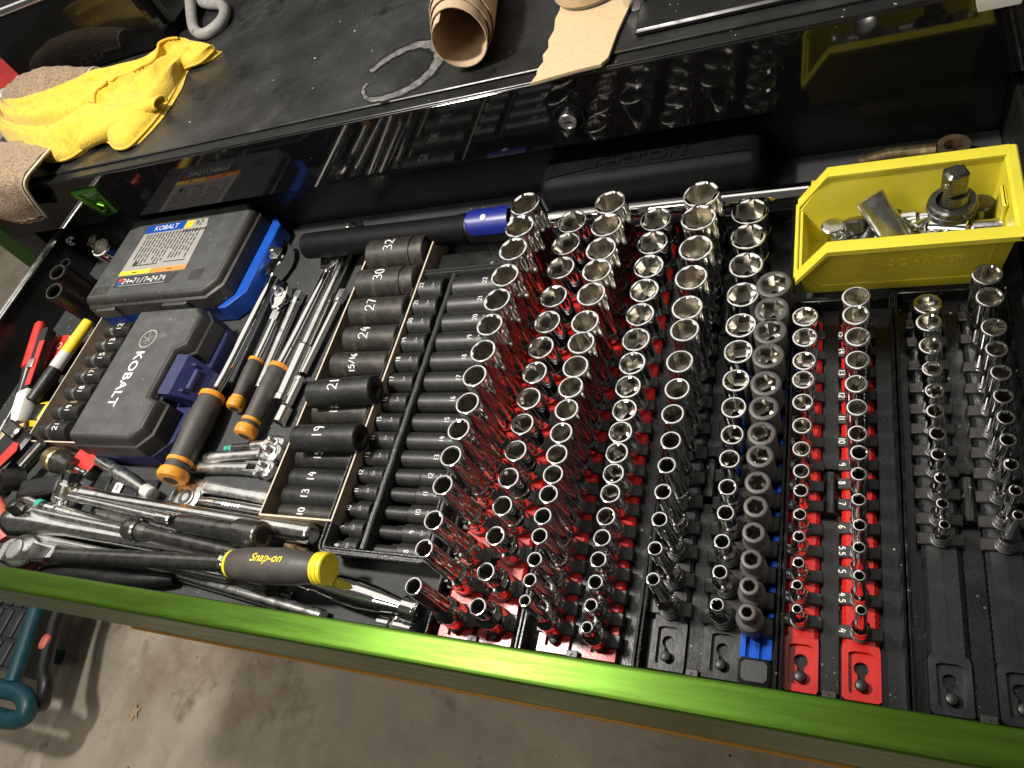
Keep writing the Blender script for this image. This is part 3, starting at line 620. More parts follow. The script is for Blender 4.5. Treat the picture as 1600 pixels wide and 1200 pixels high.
part(mb, 'print_text', 'ink_white', l2); part(quad(-938, -845, 490.2, 491.4, 62.85), 'print_line', 'label_grey', l2)

t = thing('tool_case', 'small charcoal tool case with dark navy base and latch, lettered lid', 'tool case', (-795, 250, 0), 'hard tool cases in the drawer')
bp = case_polys(-858, -722, 247, 445, 22)
part(MB().prism(bp, .4, 27, 1.2, 4), 'base', 'kob_navy', t, 'dark navy lower shell')
x0, x1, y0, y1, c = -860, -728, 246, 446, 18
lp = [(x0+6, y0), (x1-c, y0), (x1, y0+c), (x1, 306), (x1-17, 312), (x1-17, 372), (x1, 378), (x1, y1-c), (x1-c, y1), (x0+6, y1), (x0, y1-8), (x0, y0+8)]
lid = part(MB().rings([[V((x, y, z)) for x, y in offset(lp, k)] for k, z in ((.6, 27.4), (0, 28.5), (1, 48), (3.2, 50), (4.6, 59), (6.4, 62.6), (7.6, 63.4))]), 'lid', 'kob_side', t)
part(MB().prism(offset(lp, 8.2), 63.0, 64.8, 1.0), 'top_panel', 'kob_lid', lid)
for yy, dx in ((428, 0), (268, 0)):
    part(MB().rings([[V((a, b, z)) for a, b in q] for z, q in ((64.6, [(-846, yy-10), (-772, yy-10), (-786, yy+9), (-836, yy+9)]), (67.0, [(-836, yy-5), (-790, yy-5), (-797, yy+5), (-829, yy+5)]))]), 'grip_ridge', 'kob_lid', lid)
em = part(MB().ringprism(polar(28, (-806, 392), lambda a: 14), polar(28, (-806, 392), lambda a: 12.2), 64.7, 65.4), 'emblem', 'label_grey', lid)
part(MB().tube([V((-814, 395, 65.2)), V((-806, 392, 65.2)), V((-813, 387, 65.2))], 1.0, 5).tube([V((-806, 401, 65.2)), V((-806, 383, 65.2))], .9, 5).tube([V((-799, 396, 65.2)), V((-804, 391, 65.2)), V((-799, 386, 65.2))], .9, 5), 'emblem_strokes', 'label_grey', lid)
part(word('KOBALT', 20.5, lambda a, b, c: V((-806+b, 333-a, 65.2+c)), .25, spacing=1.06, bold=.25), 'lettering', 'marker', lid)
la = part(MB().rings([[V((x, y, z)) for y, z in q] for x, q in ((-744, [(314, 44), (370, 44), (370, 60), (314, 60)]), (-727, [(314, 36), (370, 36), (370, 58), (314, 58)]), (-713, [(318, 10), (366, 10), (366, 38), (318, 38)]), (-708, [(320, 8), (364, 8), (364, 26), (320, 26)]))]), 'latch', 'kob_navy', t)
part(MB().lathe([(0, 3.6), (1, 4.6), (27, 4.6), (28, 3.6)], (-717, 328, 43.5), (0, 1, 0), 14), 'hinge_bar', 'kob_navy', la)
part(MB().box((-724, 322, 44.6), (-716, 326, 52), .8), 'hinge_lug', 'kob_navy', la); part(MB().box((-724, 358, 44.6), (-716, 362, 52), .8), 'hinge_lug', 'kob_navy', la)

# ================================================================ ratchets and bars behind the cardboard tray
def grip_tool(label, butt, collar, rg, prof_k, shank_pts, rs, group='ratchets with black and orange grips'):
    butt = V(butt); collar = V(collar); ax = collar-butt; L_ = ax.length
    t = thing('ratchet', label, 'ratchet', butt, group)
    part(MB().lathe([(0, rg*.55), (1, rg*.95), (5, rg*1.04), (11, rg*1.0), (12.5, rg*.92)], butt, ax, 28), 'end_cap', 'orange', t)
    part(MB().lathe([(-.4, 0.2), (-.35, rg*.5), (0.02, rg*.52)], butt, ax, 20), 'end_disc', 'grip', t)
    part(MB().lathe([(12.6, rg*.88), (L_*.18, rg*.8)], butt, ax, 28), 'neck', 'grip', t)
    part(MB().lathe([(L_*.18+.1, rg*.84), (L_*.18+.8, rg*.88), (L_*.22, rg*.88), (L_*.22+.4, rg*.84)], butt, ax, 28), 'band', 'orange', t)
    part(MB().lathe([(L_*.225+.3, rg*.82), (L_*.4, rg*.86), (L_*.6, rg*.94), (L_*.78, rg*.93), (L_*.9, rg*.86), (L_*.93, rg*.84)], butt, ax, 28), 'grip', 'grip', t)
    part(MB().lathe([(L_*.931, rg*.86), (L_*.94, rg*.92), (L_*.985, rg*.9), (L_, rg*.72), (L_+.5, rg*.55)], butt, ax, 28), 'band', 'orange', t)
    pts = [collar+ax.normalized()*.6]+[V(p) for p in shank_pts]
    part(MB().tube(smooth(pts, 5), rs, 16), 'shank', 'chrome', t)
    return t
def head(t, p, ax, r, L_, th, mat='chrome', drive=True):
    u, v, a = frame(ax); p = V(p); R = []
    for q, k in ((0, .42), (.12, .62), (.35, .95), (.6, 1.), (.82, .82), (.95, .5), (1, .25)):
        w_ = r*k; hh = th*(.75+.25*math.sin(PI*min(1, q+.15)))
        R.append([p+a*(L_*q)+u*x+v*z for x, z in ((-w_, -hh*.4), (-w_*.8, -hh*.5), (w_*.8, -hh*.5), (w_, -hh*.4), (w_, hh*.4), (w_*.8, hh*.5), (-w_*.8, hh*.5), (-w_, hh*.4))])
    h = part(MB().rings(R), 'head', mat, t)
    part(MB().lathe([(0, r*.6), (.6, r*.6), (1.0, r*.52), (1.0, .2)], p+a*L_*.58+v*(th*.5-.1), v, 20), 'cover_plate', 'chrome_satin', h)
    if drive: part(MB().box((-r*.25, -r*.25, 0), (r*.25, r*.25, 9), .8, mx=Matrix.Translation(p+a*L_*.58+v*(th*.5+.9))), 'drive_square', 'chrome_satin', h)
t = grip_tool('large ratchet with black grip and orange bands beside the dark blue case', (-694, 219, 27), (-700, 336, 22), 17, 1, [(-702, 380, 18), (-706, 526, 14)], [8.5]+[7]*10)
head(t, (-706.5, 524, 14), (-10, 76, 0), 17, 62, 22)
t = grip_tool('small flex-head ratchet with black grip, shortest of the three', (-666, 320, 14), (-668, 392, 13), 10, 1, [(-669, 420, 12), (-671, 452, 11)], [5]+[4.6]*10)
part(MB().box((-6, 0, -5), (6, 20, 5), 2, mx=Matrix.Translation((-672.5, 450, 11))), 'flex_joint', 'chrome_worn', t); head(t, (-674, 469, 12), (-5, 40, 2), 12.5, 44, 13)
t = grip_tool('medium ratchet with black and orange grip between chrome bars', (-626, 282, 18), (-622, 380, 16), 12.5, 1, [(-620, 430, 14), (-617, 528, 12)], [6.5]+[5.8]*10)
head(t, (-617, 526, 12), (1, 70, 2), 15, 60, 20)
def bar(name, label, cat, segs, pts, mats, group=None):
    """straight turned bar: segs = list of (part name, profile [(t, r)...])"""
    p0, p1 = V(pts[0]), V(pts[1]); t = thing(name, label, cat, p0, group)
    for (nm, pf), mt in zip(segs, mats): part(MB().lathe(pf, p0, p1-p0, 20), nm, mt, t)
    return t
def sqend(t, p, ax, s_, L_, mat='chrome_satin'):
    u, v, a = frame(ax); p = V(p); hs = s_/2
    part(MB().rings([[p+a*q+u*x*k+v*y*k for x, y in ((-hs, -hs), (hs, -hs), (hs, hs), (-hs, hs))] for q, k in ((0, 1), (L_-1, 1), (L_, .8))]), 'drive_square', mat, t)
g = 'chrome extension bars behind the cardboard tray'
a0, a1 = V((-647, 352, 8)), V((-652, 489, 8)); t = bar('extension_bar', 'slim chrome extension bar partly under the medium ratchet', 'extension bar', [('rod', [(0, 5.5), (1, 6.2), (128, 6.2), (130, 7.4)]), ('collar', [(130.1, 7.6), (135, 7.6), (136.5, 6)])], (a0, a1), ['chrome_worn', 'chrome'], g); sqend(t, a1-V((0, 1, 0)), a1-a0, 9.5, 13)
a0, a1 = V((-601, 330, 12)), V((-596.5, 560, 12)); t = bar('breaker_bar', 'long chrome bar with thick lower sleeve and hinged dark head', 'breaker bar', [('sleeve', [(0, 6), (.8, 9.4), (8, 9.4), (9, 8.2), (26, 8.6), (78, 9.2), (80, 8)]), ('rod', [(80.2, 7), (215, 7.4), (222, 8.5), (230, 8.5)])], (a0, a1), ['chrome', 'chrome_worn'], g)
head(t, (-596.5, 556, 13), (2, 60, 3), 14, 52, 20, 'chrome_worn')
a0, a1 = V((-589, 372, 8)), V((-581, 492, 8)); t = bar('extension_bar', 'chrome extension bar resting against the cardboard tray', 'extension bar', [('rod', [(0, 4.5), (104, 4.6), (105, 6.3)]), ('collar', [(105.1, 6.4), (110, 6.4), (111, 5.4)])], (a0, a1), ['chrome', 'chrome'], g); sqend(t, a1-V((0, 9, 0)), a1-a0, 9, 14)
a0, a1 = V((-592, 304, 9)), V((-588, 366, 9)); t = bar('extension_bar', 'short chrome extension with socket end in front of the cardboard tray', 'extension bar', [('socket_end', [(0, 6.4), (.8, 8), (20, 8), (24, 5)]), ('rod', [(24.1, 4.9), (56, 4.9)]), ('knurled_collar', [(56.1, 6.2), (61, 6.2), (62, 5)])], (a0, a1), ['chrome', 'chrome', 'chrome_satin'], g)
part(MB().lathe([(-.05, .2), (-.05, 5.6)], a0, a1-a0, 6, cap=(False, False)), 'socket_hole', 'void', t)

# ---- small hand tools on the liner
g = 'small chrome hand tools on the liner'
t = thing('bit_driver', 'slim bit driver with black knurled barrel, hindmost of the small hand tools', 'driver', (-656, 270, 9), g)
ax = V((78, 8, 0))
part(MB().lathe([(0, 2.2), (.5, 3.2), (5, 3.2), (5.3, 2.4), (7, 2.4), (7.3, 3.6), (12, 3.6)], (-656, 270, 9), ax, 14), 'tip', 'teal_ring', t)
part(MB().lathe([(12.1+i*2.0+q, r) for i in range(14) for q, r in ((0, 4.6), (1.3, 4.6), (1.5, 4.2), (1.9, 4.2))], (-656, 270, 9), ax, 16), 'barrel', 'steel_dark', t)
part(MB().lathe([(40.3, 4), (41, 6), (58, 6.3), (60, 5)], (-656, 270, 9), ax, 18), 'sleeve', 'chrome_satin', t)
head(t, V((-656, 270, 9))+ax.normalized()*59, ax, 9, 28, 12, 'chrome_worn')
def handle_tool(name, label, a, b, w0, w1, th, hd, cat='ratchet', mat='chrome_satin', g=g, bow=0):
    a = V(a); b = V(b); u, v, x = frame(b-a); L_ = (b-a).length; t = thing(name, label, cat, a, g); R = []
    for i in range(15):
        q = i/14; w_ = (w0+(w1-w0)*q)*(1-.22*math.sin(PI*q))*(.6 if i == 0 else .88 if i == 1 else 1); h_ = th*(.75 if i == 0 else 1); c = a+x*(L_*q)+v*(bow*math.sin(PI*q))
        R.append([c+u*(w_*math.cos(2*PI*k/16))+v*(h_*math.copysign(abs(math.sin(2*PI*k/16))**.6, math.sin(2*PI*k/16))) for k in range(16)])
    part(MB().rings(R), 'handle', mat, t)
    if hd: head(t, b-x*2, x, hd, hd*2.4, th*2.1, 'chrome_worn')
    return t
handle_tool('ratchet', 'stubby chrome ratchet handle just in front of the bit driver', (-679, 256, 10), (-596, 264, 10), 8, 7, 6, 13)
t = handle_tool('flex_ratchet', 'stubby chrome flex-head ratchet with forked joint', (-696, 244, 9), (-606, 247, 9), 8, 7, 6, 0)
part(MB().box((-612, 240, 4), (-588, 244, 15), 1.2).box((-612, 250, 4), (-588, 254, 15), 1.2).box((-614, 241, 5), (-606, 253, 14), 1), 'fork', 'chrome_satin', t); part(MB().lathe([(0, 3.5), (18, 3.5)], (-593, 238, 10), (0, 1, 0), 12), 'pivot', 'chrome', t); head(t, (-592, 247, 10), (1, 0, 0), 11, 24, 12, 'chrome_worn')
t = handle_tool('flat_wrench', 'flat satin wrench with stamped handle in front of the flex-head ratchet', (-680, 224, 7), (-560, 214, 7), 9.5, 8, 4, 0, 'wrench', 'chrome_satin')
part(strokes('77', 7, lambda a, b: V((-665+a, 223.5+b, 11.0)), .35), 'stamp', 'steel_dark', t)
t = thing('ratchet', 'chrome ratchet with round dark gear head lying under the big orange cap', 'ratchet', (-682, 206, 6), g)
head(t, (-700, 207.5, 8), (1, -.06, 0), 17, 44, 13, 'chrome_worn', False)
part(MB().lathe([(0, 8.6), (1.4, 8.6), (1.4, 5), (.3, 4.6), (.3, .2)], (-675, 206, 14.6), (0, 0, 1), 24), 'gear', 'steel_dark', t)
part(MB().tube([V((-659, 205, 8)), V((-640, 203.6, 8)), V((-600, 201, 7.5)), V((-552, 197.5, 7))], [5, 7, 7.5, 7.5], 12), 'handle', 'chrome_worn', t)
part(strokes('~~~~~~', 6.5, lambda a, b: V((-603+a, 201.3+b-.06*a, 15.1)), .3), 'stamp', 'chrome_satin', t)

# ================================================================ long bars along the drawer front
g = 'long bars along the drawer front'
a0, a1 = V((-840, 194, 30)), V((-474, 175.5, 22)); L_ = (a1-a0).length
t = bar('breaker_bar', 'long chrome breaker bar reaching under the cardboard tray', 'breaker bar', [('knuckle', [(0, 6), (2, 9), (12, 9.6), (15, 8.6)]), ('neck', [(15.1, 8.4), (22, 11), (40, 10.5), (70, 8.6)]), ('rod', [(70.1, 8.5), (L_-72, 8.2), (L_-70, 8.2)]), ('sleeve', [(L_-69.9, 8.6), (L_-62, 10.6), (L_-4, 10.6), (L_-1.5, 9.5), (L_, 8)])], (a0, a1), ['chrome_worn', 'chrome_worn', 'chrome_worn', 'chrome_worn'], g)
part(MB().lathe([(0, 3.4), (.8, 3.4), (1.2, 2.4)], a0+V((5, 0, 9.0)), (0, -.4, 1), 12), 'pin', 'brass', t)
a0, a1 = V((-884, 176, 20)), V((-700, 157, 14)); L_ = (a1-a0).length
t = bar('extension_bar', 'chrome extension bar with drilled end, left of the black ball-ended bar', 'extension bar', [('socket_end', [(0, 7), (1, 8.4), (16, 8.4), (18, 7.4)]), ('rod', [(18.1, 8.2), (24, 8.8), (L_, 7.8)])], (a0, a1), ['chrome', 'chrome_worn'], g)
part(MB().lathe([(0, 2.2), (.3, 2.2)], a0+V((7, -3.4, 8.1)), (0, -.35, 1), 10), 'detent_hole', 'void', t)
a0, a1 = V((-802, 180.5, 14)), V((-560, 156, 10)); L_ = (a1-a0).length
t = bar('extension_bar', 'thin bright chrome rod under the breaker bar', 'extension bar', [('rod', [(0, 4.4), (1, 5.2), (L_, 5.2)]), ('tip', [(-6, 2.4), (-.2, 3.4)])], (a0, a1), ['chrome_satin', 'brass'], g)
# big chrome ratchet
t = thing('ratchet', 'big worn chrome ratchet with swollen teardrop head, at the front left', 'ratchet', (-925, 154, 20), g)
R = []; a0, a1 = V((-935, 156, 30)), V((-556, 144, 18)); u, v, ax = frame(a1-a0); L_ = (a1-a0).length
for q, w_, h_ in ((0, 6, 6), (4, 13, 11), (12, 19, 13), (26, 22, 13.5), (44, 20, 13), (66, 15, 11), (90, 11.5, 9.5), (120, 9.5, 8.5), (200, 9, 8), (300, 9.5, 8.5), (L_, 9.5, 8.5)):
    R.append([a0+ax*q+u*(w_*math.cos(2*PI*k/20))+v*(h_*math.sin(2*PI*k/20)) for k in range(20)])
part(MB().rings(R), 'body', 'chrome_worn', t)
part(MB().box((-7, -7, 0), (7, 7, 15), 1.2, mx=Matrix.Translation((-899, 163, 40))@Matrix.Rotation(.5, 4, 'Z')@Matrix.Rotation(-.35, 4, 'X')), 'drive_square', 'steel_dark', t)
# black-shaft ratchet with soft grip
a0, a1 = V((-797, 120, 36)), V((-540, 132.5, 42)); u, v, ax = frame(a1-a0); L_ = (a1-a0).length
t = thing('ratchet', 'long dark-shafted ratchet with charcoal grip and yellow end cap', 'ratchet', a0, g)
part(MB().lathe([(0, 7), (6, 9), (20, 8.6), (L_-14, 8.6), (L_-10, 9)], a0, ax, 22), 'shank', 'steel_dark', t)
part(MB().lathe([(L_-9.9, 9.2), (L_-8, 11), (L_-5, 9.6), (L_-3, 11), (L_-1, 9.5)], a0, ax, 22), 'ferrule', 'chrome', t)
hd = part(MB().rings([[a0+ax*q+u*x+v*z for x, z in ((-w_, -9), (w_, -9), (w_, 7), (w_*.8, 9.5), (-w_*.8, 9.5), (-w_, 7))] for q, w_ in ((-92, 8), (-84, 15), (-64, 19), (-44, 18), (-30, 12), (-22, 10), (2, 8))]), 'head', 'chrome_worn', t)
mb = MB()
for i in range(9):
    mb.lathe([(0, .9), (22-i*.6, .9)], a0+ax*(-44+i*4.2)-u*12+v*(10.2-.1*i), u+ax*.35, 8)
part(mb, 'selector_teeth', 'chrome', hd)
part(MB().lathe([(0, 12), (1.5, 12), (2, 10.5), (2, .3)], a0-ax*66+v*9.4, v, 24), 'cover_plate', 'chrome_satin', hd)
b0 = a1+ax*.2; GL = 117
part(MB().lathe([(0, 11), (.6, 13.2), (4, 13.8), (4.4, 13)], b0, ax, 28), 'band', 'yellow_cap', t)
gp = part(MB().lathe([(4.5, 13.3), (14, 15.4), (35, 16.6), (60, 16.8), (82, 15.8), (98, 13.6), (104, 12.8)], b0, ax, 32), 'grip', 'grip', t)
part(MB().lathe([(104.1, 13), (104.8, 14.6), (107, 14.9), (107.6, 14.2), (109, 14.2), (109.6, 14.9), (112, 14.9), (112.6, 14.2), (113.6, 14.2), (114.2, 14.8), (116, 14.5), (117, 13.2)], b0, ax, 32), 'end_cap', 'yellow_cap', t)
def on_grip(x, y, z):
    q = 56+x; r = 16.9+z-.02*abs(x)**1.1*.3; ph = y/17+.12
    return b0+ax*q+v*(r*math.cos(ph))+u*(r*math.sin(ph))*(1 if u.y > 0 else -1)
part(word('Snap-on', 11.5, on_grip, .22, shear=.25, spacing=1.0, bold=.12), 'lettering', 'yellow_cap', gp)
a0, a1 = V((-905, 168, 34)), V((-640, 152, 27)); L_ = (a1-a0).length
bar('extension_bar', 'bright chrome extension bar lying on top of the pile at the left', 'extension bar', [('collar', [(0, 5), (1, 7.2), (16, 7.2), (17, 5)]), ('rod', [(17.1, 5), (L_, 5)])], (a0, a1), ['chrome_worn', 'chrome_satin'], g)
a0, a1 = V((-862, 138, 26)), V((-560, 124, 18)); L_ = (a1-a0).length
bar('wobble_extension', 'thin bright chrome rod just behind the long dark-shafted ratchet', 'extension bar', [('rod', [(0, 3.4), (1, 4.6), (L_, 4.6)])], (a0, a1), ['chrome_satin'], g)
a0, a1 = V((-826, 186, 40)), V((-655, 172, 34)); L_ = (a1-a0).length
bar('extension_bar', 'slender chrome bar with collar resting on the breaker bar', 'extension bar', [('rod', [(0, 4), (L_-20, 4.2)]), ('collar', [(L_-19.9, 6.2), (L_-2, 6.2), (L_, 5)])], (a0, a1), ['chrome_satin', 'chrome_worn'], g)
# black bars
a0, a1 = V((-714, 158.5, 33)), V((-540, 146, 26)); L_ = (a1-a0).length
t = bar('impact_extension', 'black impact extension with bulging ball end', 'extension bar', [('ball_end', [(0, 8), (1.5, 12), (8, 13.6), (17, 13.6), (20, 12)]), ('collar', [(20.1, 10.5), (27, 9.5), (33, 8.4)]), ('rod', [(33.1, 8), (L_, 7.8)])], (a0, a1), ['steel_dark', 'steel_dark', 'steel_dark'], g)
a0, a1 = V((-640, 170, 34)), V((-522, 164.5, 36)); L_ = (a1-a0).length
t = bar('impact_extension', 'thick black impact extension with open square socket end', 'extension bar', [('shaft', [(0, 8), (.8, 9.5), (14, 9.5), (15, 10.6), (L_-36, 10.6)]), ('socket_end', [(L_-35.9, 11.4), (L_-32, 14), (L_-2, 14), (L_, 12.6), (L_, 8.8)])], (a0, a1), ['steel_dark', 'steel_dark'], g)
ux, vx, axx = frame(a1-a0)
part(MB().rings([[a1+axx*q+ux*x+vx*y for x, y in ((-6.4, -6.4), (6.4, -6.4), (6.4, 6.4), (-6.4, 6.4))] for q in (-8, .15)]), 'square_hole', 'void', t)
part(MB().rings([[a1+axx*q+ux*(r*math.cos(2*PI*k/24))+vx*(r*math.sin(2*PI*k/24)) for k in range(24)] for q, r in ((.02, 12.4), (.22, 11.6), (.22, 9.2), (.02, 8.9))], False, False), 'worn_rim', 'brass', t)
# low front bars
a0, a1 = V((-690, 128, 7)), V((-440, 104.5, 9)); L_ = (a1-a0).length
bar('pry_rod', 'plain satin steel rod lying against the green drawer front', 'rod', [('rod', [(0, 4), (1, 6.2), (L_-1, 6.2), (L_, 5)])], (a0, a1), ['chrome_satin'], g)
a0, a1 = V((-640, 131, 8)), V((-492, 119.5, 8)); L_ = (a1-a0).length
t = bar('locking_extension', 'dark rod with knurled tip under the charcoal grip', 'extension bar', [('rod', [(0, 5), (L_-22, 5)]), ('knurled_tip', [(L_-21.9+i*1.6+q, r) for i in range(11) for q, r in ((0, 6), (.8, 6.4), (1.2, 5.6))]), ('nose', [(L_-3.8, 4.6), (L_+8, 4.6), (L_+9, 3.6)])], (a0, a1), ['steel_dark', 'steel_dark', 'steel_dark'], g)
# chrome polished ratchet at the front
t = thing('ratchet', 'polished chrome ratchet with fat tapering handle in front of the moulded tray', 'ratchet', (-445, 131, 6), g)
a0, a1 = V((-470, 134, 20)), V((-342, 119, 20)); ax = a1-a0
part(MB().lathe([(0, 8), (2, 10), (14, 10.4), (15, 9.8), (26, 9.8), (27, 10.6), (46, 12), (70, 12.6), (92, 10.5), (112, 7.4), (118, 6.8)], a0, ax, 28), 'handle', 'chrome', t)
part(MB().lathe([(118.1, 8.5), (120, 10.6), (133, 10.8), (136, 9)], a0, ax, 24), 'head', 'chrome', t)
t = thing('universal_joint', 'small chrome universal joint lying at the drawer front by the red rails', 'universal joint', (-366, 104, 2), g)
part(MB().lathe([(0, 6), (1, 8), (13, 8.4), (15, 6)], (-378, 105.5, 11), (1, -.05, 0), 20), 'yoke', 'chrome', t); part(MB().lathe([(16, 5), (18, 8), (36, 8.2), (37, 7)], (-378, 105.5, 11), (1, -.05, 0), 20), 'yoke', 'chrome', t); part(MB().lathe([(0, 3), (18, 3)], (-361.5, 95.5, 11), (0, 1, 0), 12), 'cross_pin', 'chrome_satin', t)
# small sockets between bars
for (x, y, z, l_) in ((-498, 156, 14, 'small chrome socket wedged between the bars and the moulded tray corner'), (-512, 166, 8, 'bronze coloured adapter behind the small chrome socket by the tray corner')):
    t = thing('adapter', l_, 'adapter', (x, y, z)); part(MB().lathe([(0, 5), (1, 7.4), (14, 7.4), (16, 5.4), (28, 5.4), (29, 4.4)], (x, y, z), (1, -.25, .05), 18), 'body', 'chrome' if z > 10 else 'brass', t); part(MB().lathe([(-.1, .2), (-.1, 4.6)], (x, y, z), (1, -.25, .05), 6, cap=(False, False)), 'hole', 'void', t)
a0, a1 = V((-765, 160, 12)), V((-715, 153, 12)); t = bar('adapter', 'small chrome adapter with side hole beside the ball-ended bar', 'adapter', [('body', [(0, 5), (.7, 6.6), (14, 6.6), (15, 5), (28, 5), (29, 6.6), (44, 6.6)])], (a0, a1), ['chrome_satin'], g)
# plier grips
for lab, pts, rr, mts in (('black plier handle with salmon end lying under the long ratchet', [(-870, 99, 12), (-835, 104, 13), (-800, 107, 14), (-700, 110, 14), (-640, 118, 10)], [8, 10, 10, 9, 6], ('plastic_black', 'salmon')),
                          ('red and black plier handle at the front left corner', [(-985, 178, 30), (-962, 164, 30), (-945, 150, 26), (-930, 134, 18)], [9, 12, 12, 9], ('salmon', 'plastic_black')),):
    t = thing('pliers', lab, 'pliers', pts[0], 'plier handles at the front left')
    sp = smooth(pts, 6); n = len(sp); rs = [rr[0]+(rr[-1]-rr[0])*i/(n-1)+3*math.sin(PI*i/(n-1)) for i in range(n)]
    part(MB().tube(sp, rs, 14), 'grip', mts[0], t); part(MB().tube([p+V((0, 0, 2.5)) for p in sp[:7]], [r*.92 for r in rs[:7]], 14), 'grip_inlay', mts[1], t)

# ================================================================ front left jumble
t = thing('clamp_tool', 'black square-bodied tool with red insert at the left edge', 'tool', (-1010, 236, 0))
part(MB().box((-28, -42, 0), (28, 42, 32), 4, mx=Matrix.Translation((-1024, 238, 1))@Matrix.Rotation(-.35, 4, 'Z')), 'body', 'plastic_black', t)
part(MB().prism([(-9, -26), (6, -30), (11, 18), (2, 26), (-9, 22)], 32.8, 34.4, .5, mx=Matrix.Translation((-1006, 232, 1))@Matrix.Rotation(-.42, 4, 'Z')), 'insert', 'red_plastic', t)
part(MB().box((-24, 20, 32), (12, 40, 40), 2.5, mx=Matrix.Translation((-1026, 243, 1))@Matrix.Rotation(-.35, 4, 'Z')), 'jaw', 'steel_dark', t)
t = thing('socket_holder', 'black plastic holder with oval hexagon opening, left of the chrome chuck', 'holder', (-968, 214, 4))
part(MB().ringprism(polar(24, (0, 0), lambda a: 15), polar(24, (0, 0), lambda a: 8.6/max(abs(math.cos((a % (PI/3))-PI/6)), .5)), 0, 26).xf(Matrix.Translation((-972, 214, 14))@Matrix.Rotation(-.5, 4, 'Y')@Matrix.Rotation(.5, 4, 'X')), 'ring', 'plastic_black', t)
part(MB().box((-34, -11, 0), (36, 13, 14), 3, mx=Matrix.Translation((-925, 203, 10))@Matrix.Rotation(.18, 4, 'Z')@Matrix.Rotation(.1, 4, 'X')), 'clip', 'plastic_black', t)
single(MB().lathe([(0, 7), (1, 8.5), (38, 8.5), (39, 7)], (-972, 226, 26), (.6, 1, .1), 20), 'black_rod', 'steel_dark', 'stubby black rod between red insert and chrome chuck', 'rod', (-972, 226, 26))
t = thing('drill_chuck', 'bronze and black quick-change chuck with a driver bit', 'chuck', (-935, 242, 14)); ax = V((1, -.22, .02)); p = V((-936, 243, 18))
part(MB().lathe([(0, 13), (2, 16), (18, 16.4), (20, 15)], p, ax, 28), 'drum', 'brass', t); part(MB().lathe([(20.1, 14), (24, 15), (30, 14.6), (36, 12.6), (52, 11.5), (54, 9)], p, ax, 28), 'barrel', 'steel_dark', t)
part(MB().lathe([(54.1, 4), (74, 3.8), (74.5, 2.6), (80, 2.6), (80.5, 4.2), (86, 4.2), (87, 3)], p, ax, 12), 'bit', 'chrome', t)
t = thing('drive_adapter', 'chrome drive adapter with square peg and knurled ring', 'adapter', (-868, 196, 3)); p = V((-872, 188, 14)); ax = V((.35, .8, .45))
part(MB().lathe([(0, 10), (1, 14), (8, 14), (9, 12.6)], p, ax, 24), 'ring', 'chrome', t); part(MB().lathe([(9.1, 13), (24, 12.6), (26, 10)], p, ax, 24), 'body', 'chrome_worn', t)
mb = MB(); u, v, a = frame(ax)
for k in range(20):
    d = u*math.cos(2*PI*k/20)+v*math.sin(2*PI*k/20); mb.lathe([(1, 1), (8, 1)], p+d*14, ax, 6)
part(mb, 'knurl', 'chrome_satin', t); sqend(t, p+a*26, ax, 12, 14, 'chrome_worn')
for lab, p, ax in (('slim bit holder with turquoise ring, hinder of the two', (-955, 190, 16), (1, -.2, -.05)), ('short bit holder with turquoise ring and open end', (-952, 176, 14), (1, -.35, -.05))):
    t = thing('bit_holder', lab, 'bit holder', p, 'turquoise-ringed bit holders'); s_ = 1.0 if 'slim' in lab else .72
    part(MB().lathe([(0, 3), (1, 4.6), (38*s_, 5), (38*s_+.2, 4.2)], p, ax, 16), 'shaft', 'chrome_satin', t); part(MB().lathe([(38*s_+.3, 6), (39*s_, 6.8), (47*s_, 6.8), (47*s_+.5, 6)], p, ax, 18), 'ring', 'teal_ring', t); part(MB().lathe([(47*s_+.6, 5.8), (56*s_, 6.4), (66*s_, 6.4), (66*s_+.4, 3)], p, ax, 18), 'nose', 'steel_dark' if s_ == 1 else 'chrome_worn', t)
t = thing('scraper', 'silver handled scraper with red tip pointing away from the big orange cap', 'scraper', (-725, 206, 8)); p0 = V((-726, 205, 16)); p1 = V((-900, 262, 14)); ax = p1-p0
part(MB().lathe([(0, 7), (.6, 8), (16, 8), (17, 6.5)], p0, ax, 18), 'end_collar', 'silver_plastic', t); part(MB().lathe([(17.1, 5.6), (40, 6.5), (70, 9), (84, 8.6), (92, 6.5)], p0, ax, 20, sq=.7), 'handle', 'chrome_satin', t)
part(MB().lathe([(92.1, 7.5), (100, 8), (128, 8), (132, 6)], p0, ax, 20), 'ferrule', 'chrome_satin', t); part(MB().box((132, -22, -1), (178, 22, 2), .8, mx=Matrix(((*frame(ax)[2][:1], frame(ax)[0][0], frame(ax)[1][0], p0.x), (frame(ax)[2][1], frame(ax)[0][1], frame(ax)[1][1], p0.y), (frame(ax)[2][2], frame(ax)[0][2], frame(ax)[1][2], p0.z), (0, 0, 0, 1)))), 'blade', 'red_plastic', t)
t = thing('plastic_rack', 'flat black plastic rack with a white numbered tag', 'rack', (-810, 215, 0))
mb = MB()
for i in range(4): mb.box((-850+i*28, 198, .4), (-826+i*28, 228, 5), 1)
part(mb.box((-852, 204, .3), (-744, 220, 3)), 'base', 'plastic_black', t); tg = part(MB().box((-811, 208, 5.2), (-797, 221, 6), .2), 'tag', 'white_plastic', t); part(strokes('0', 6, lambda a, b: V((-804+a, 214.5+b, 6.1)), .5), 'number', 'ink', tg)

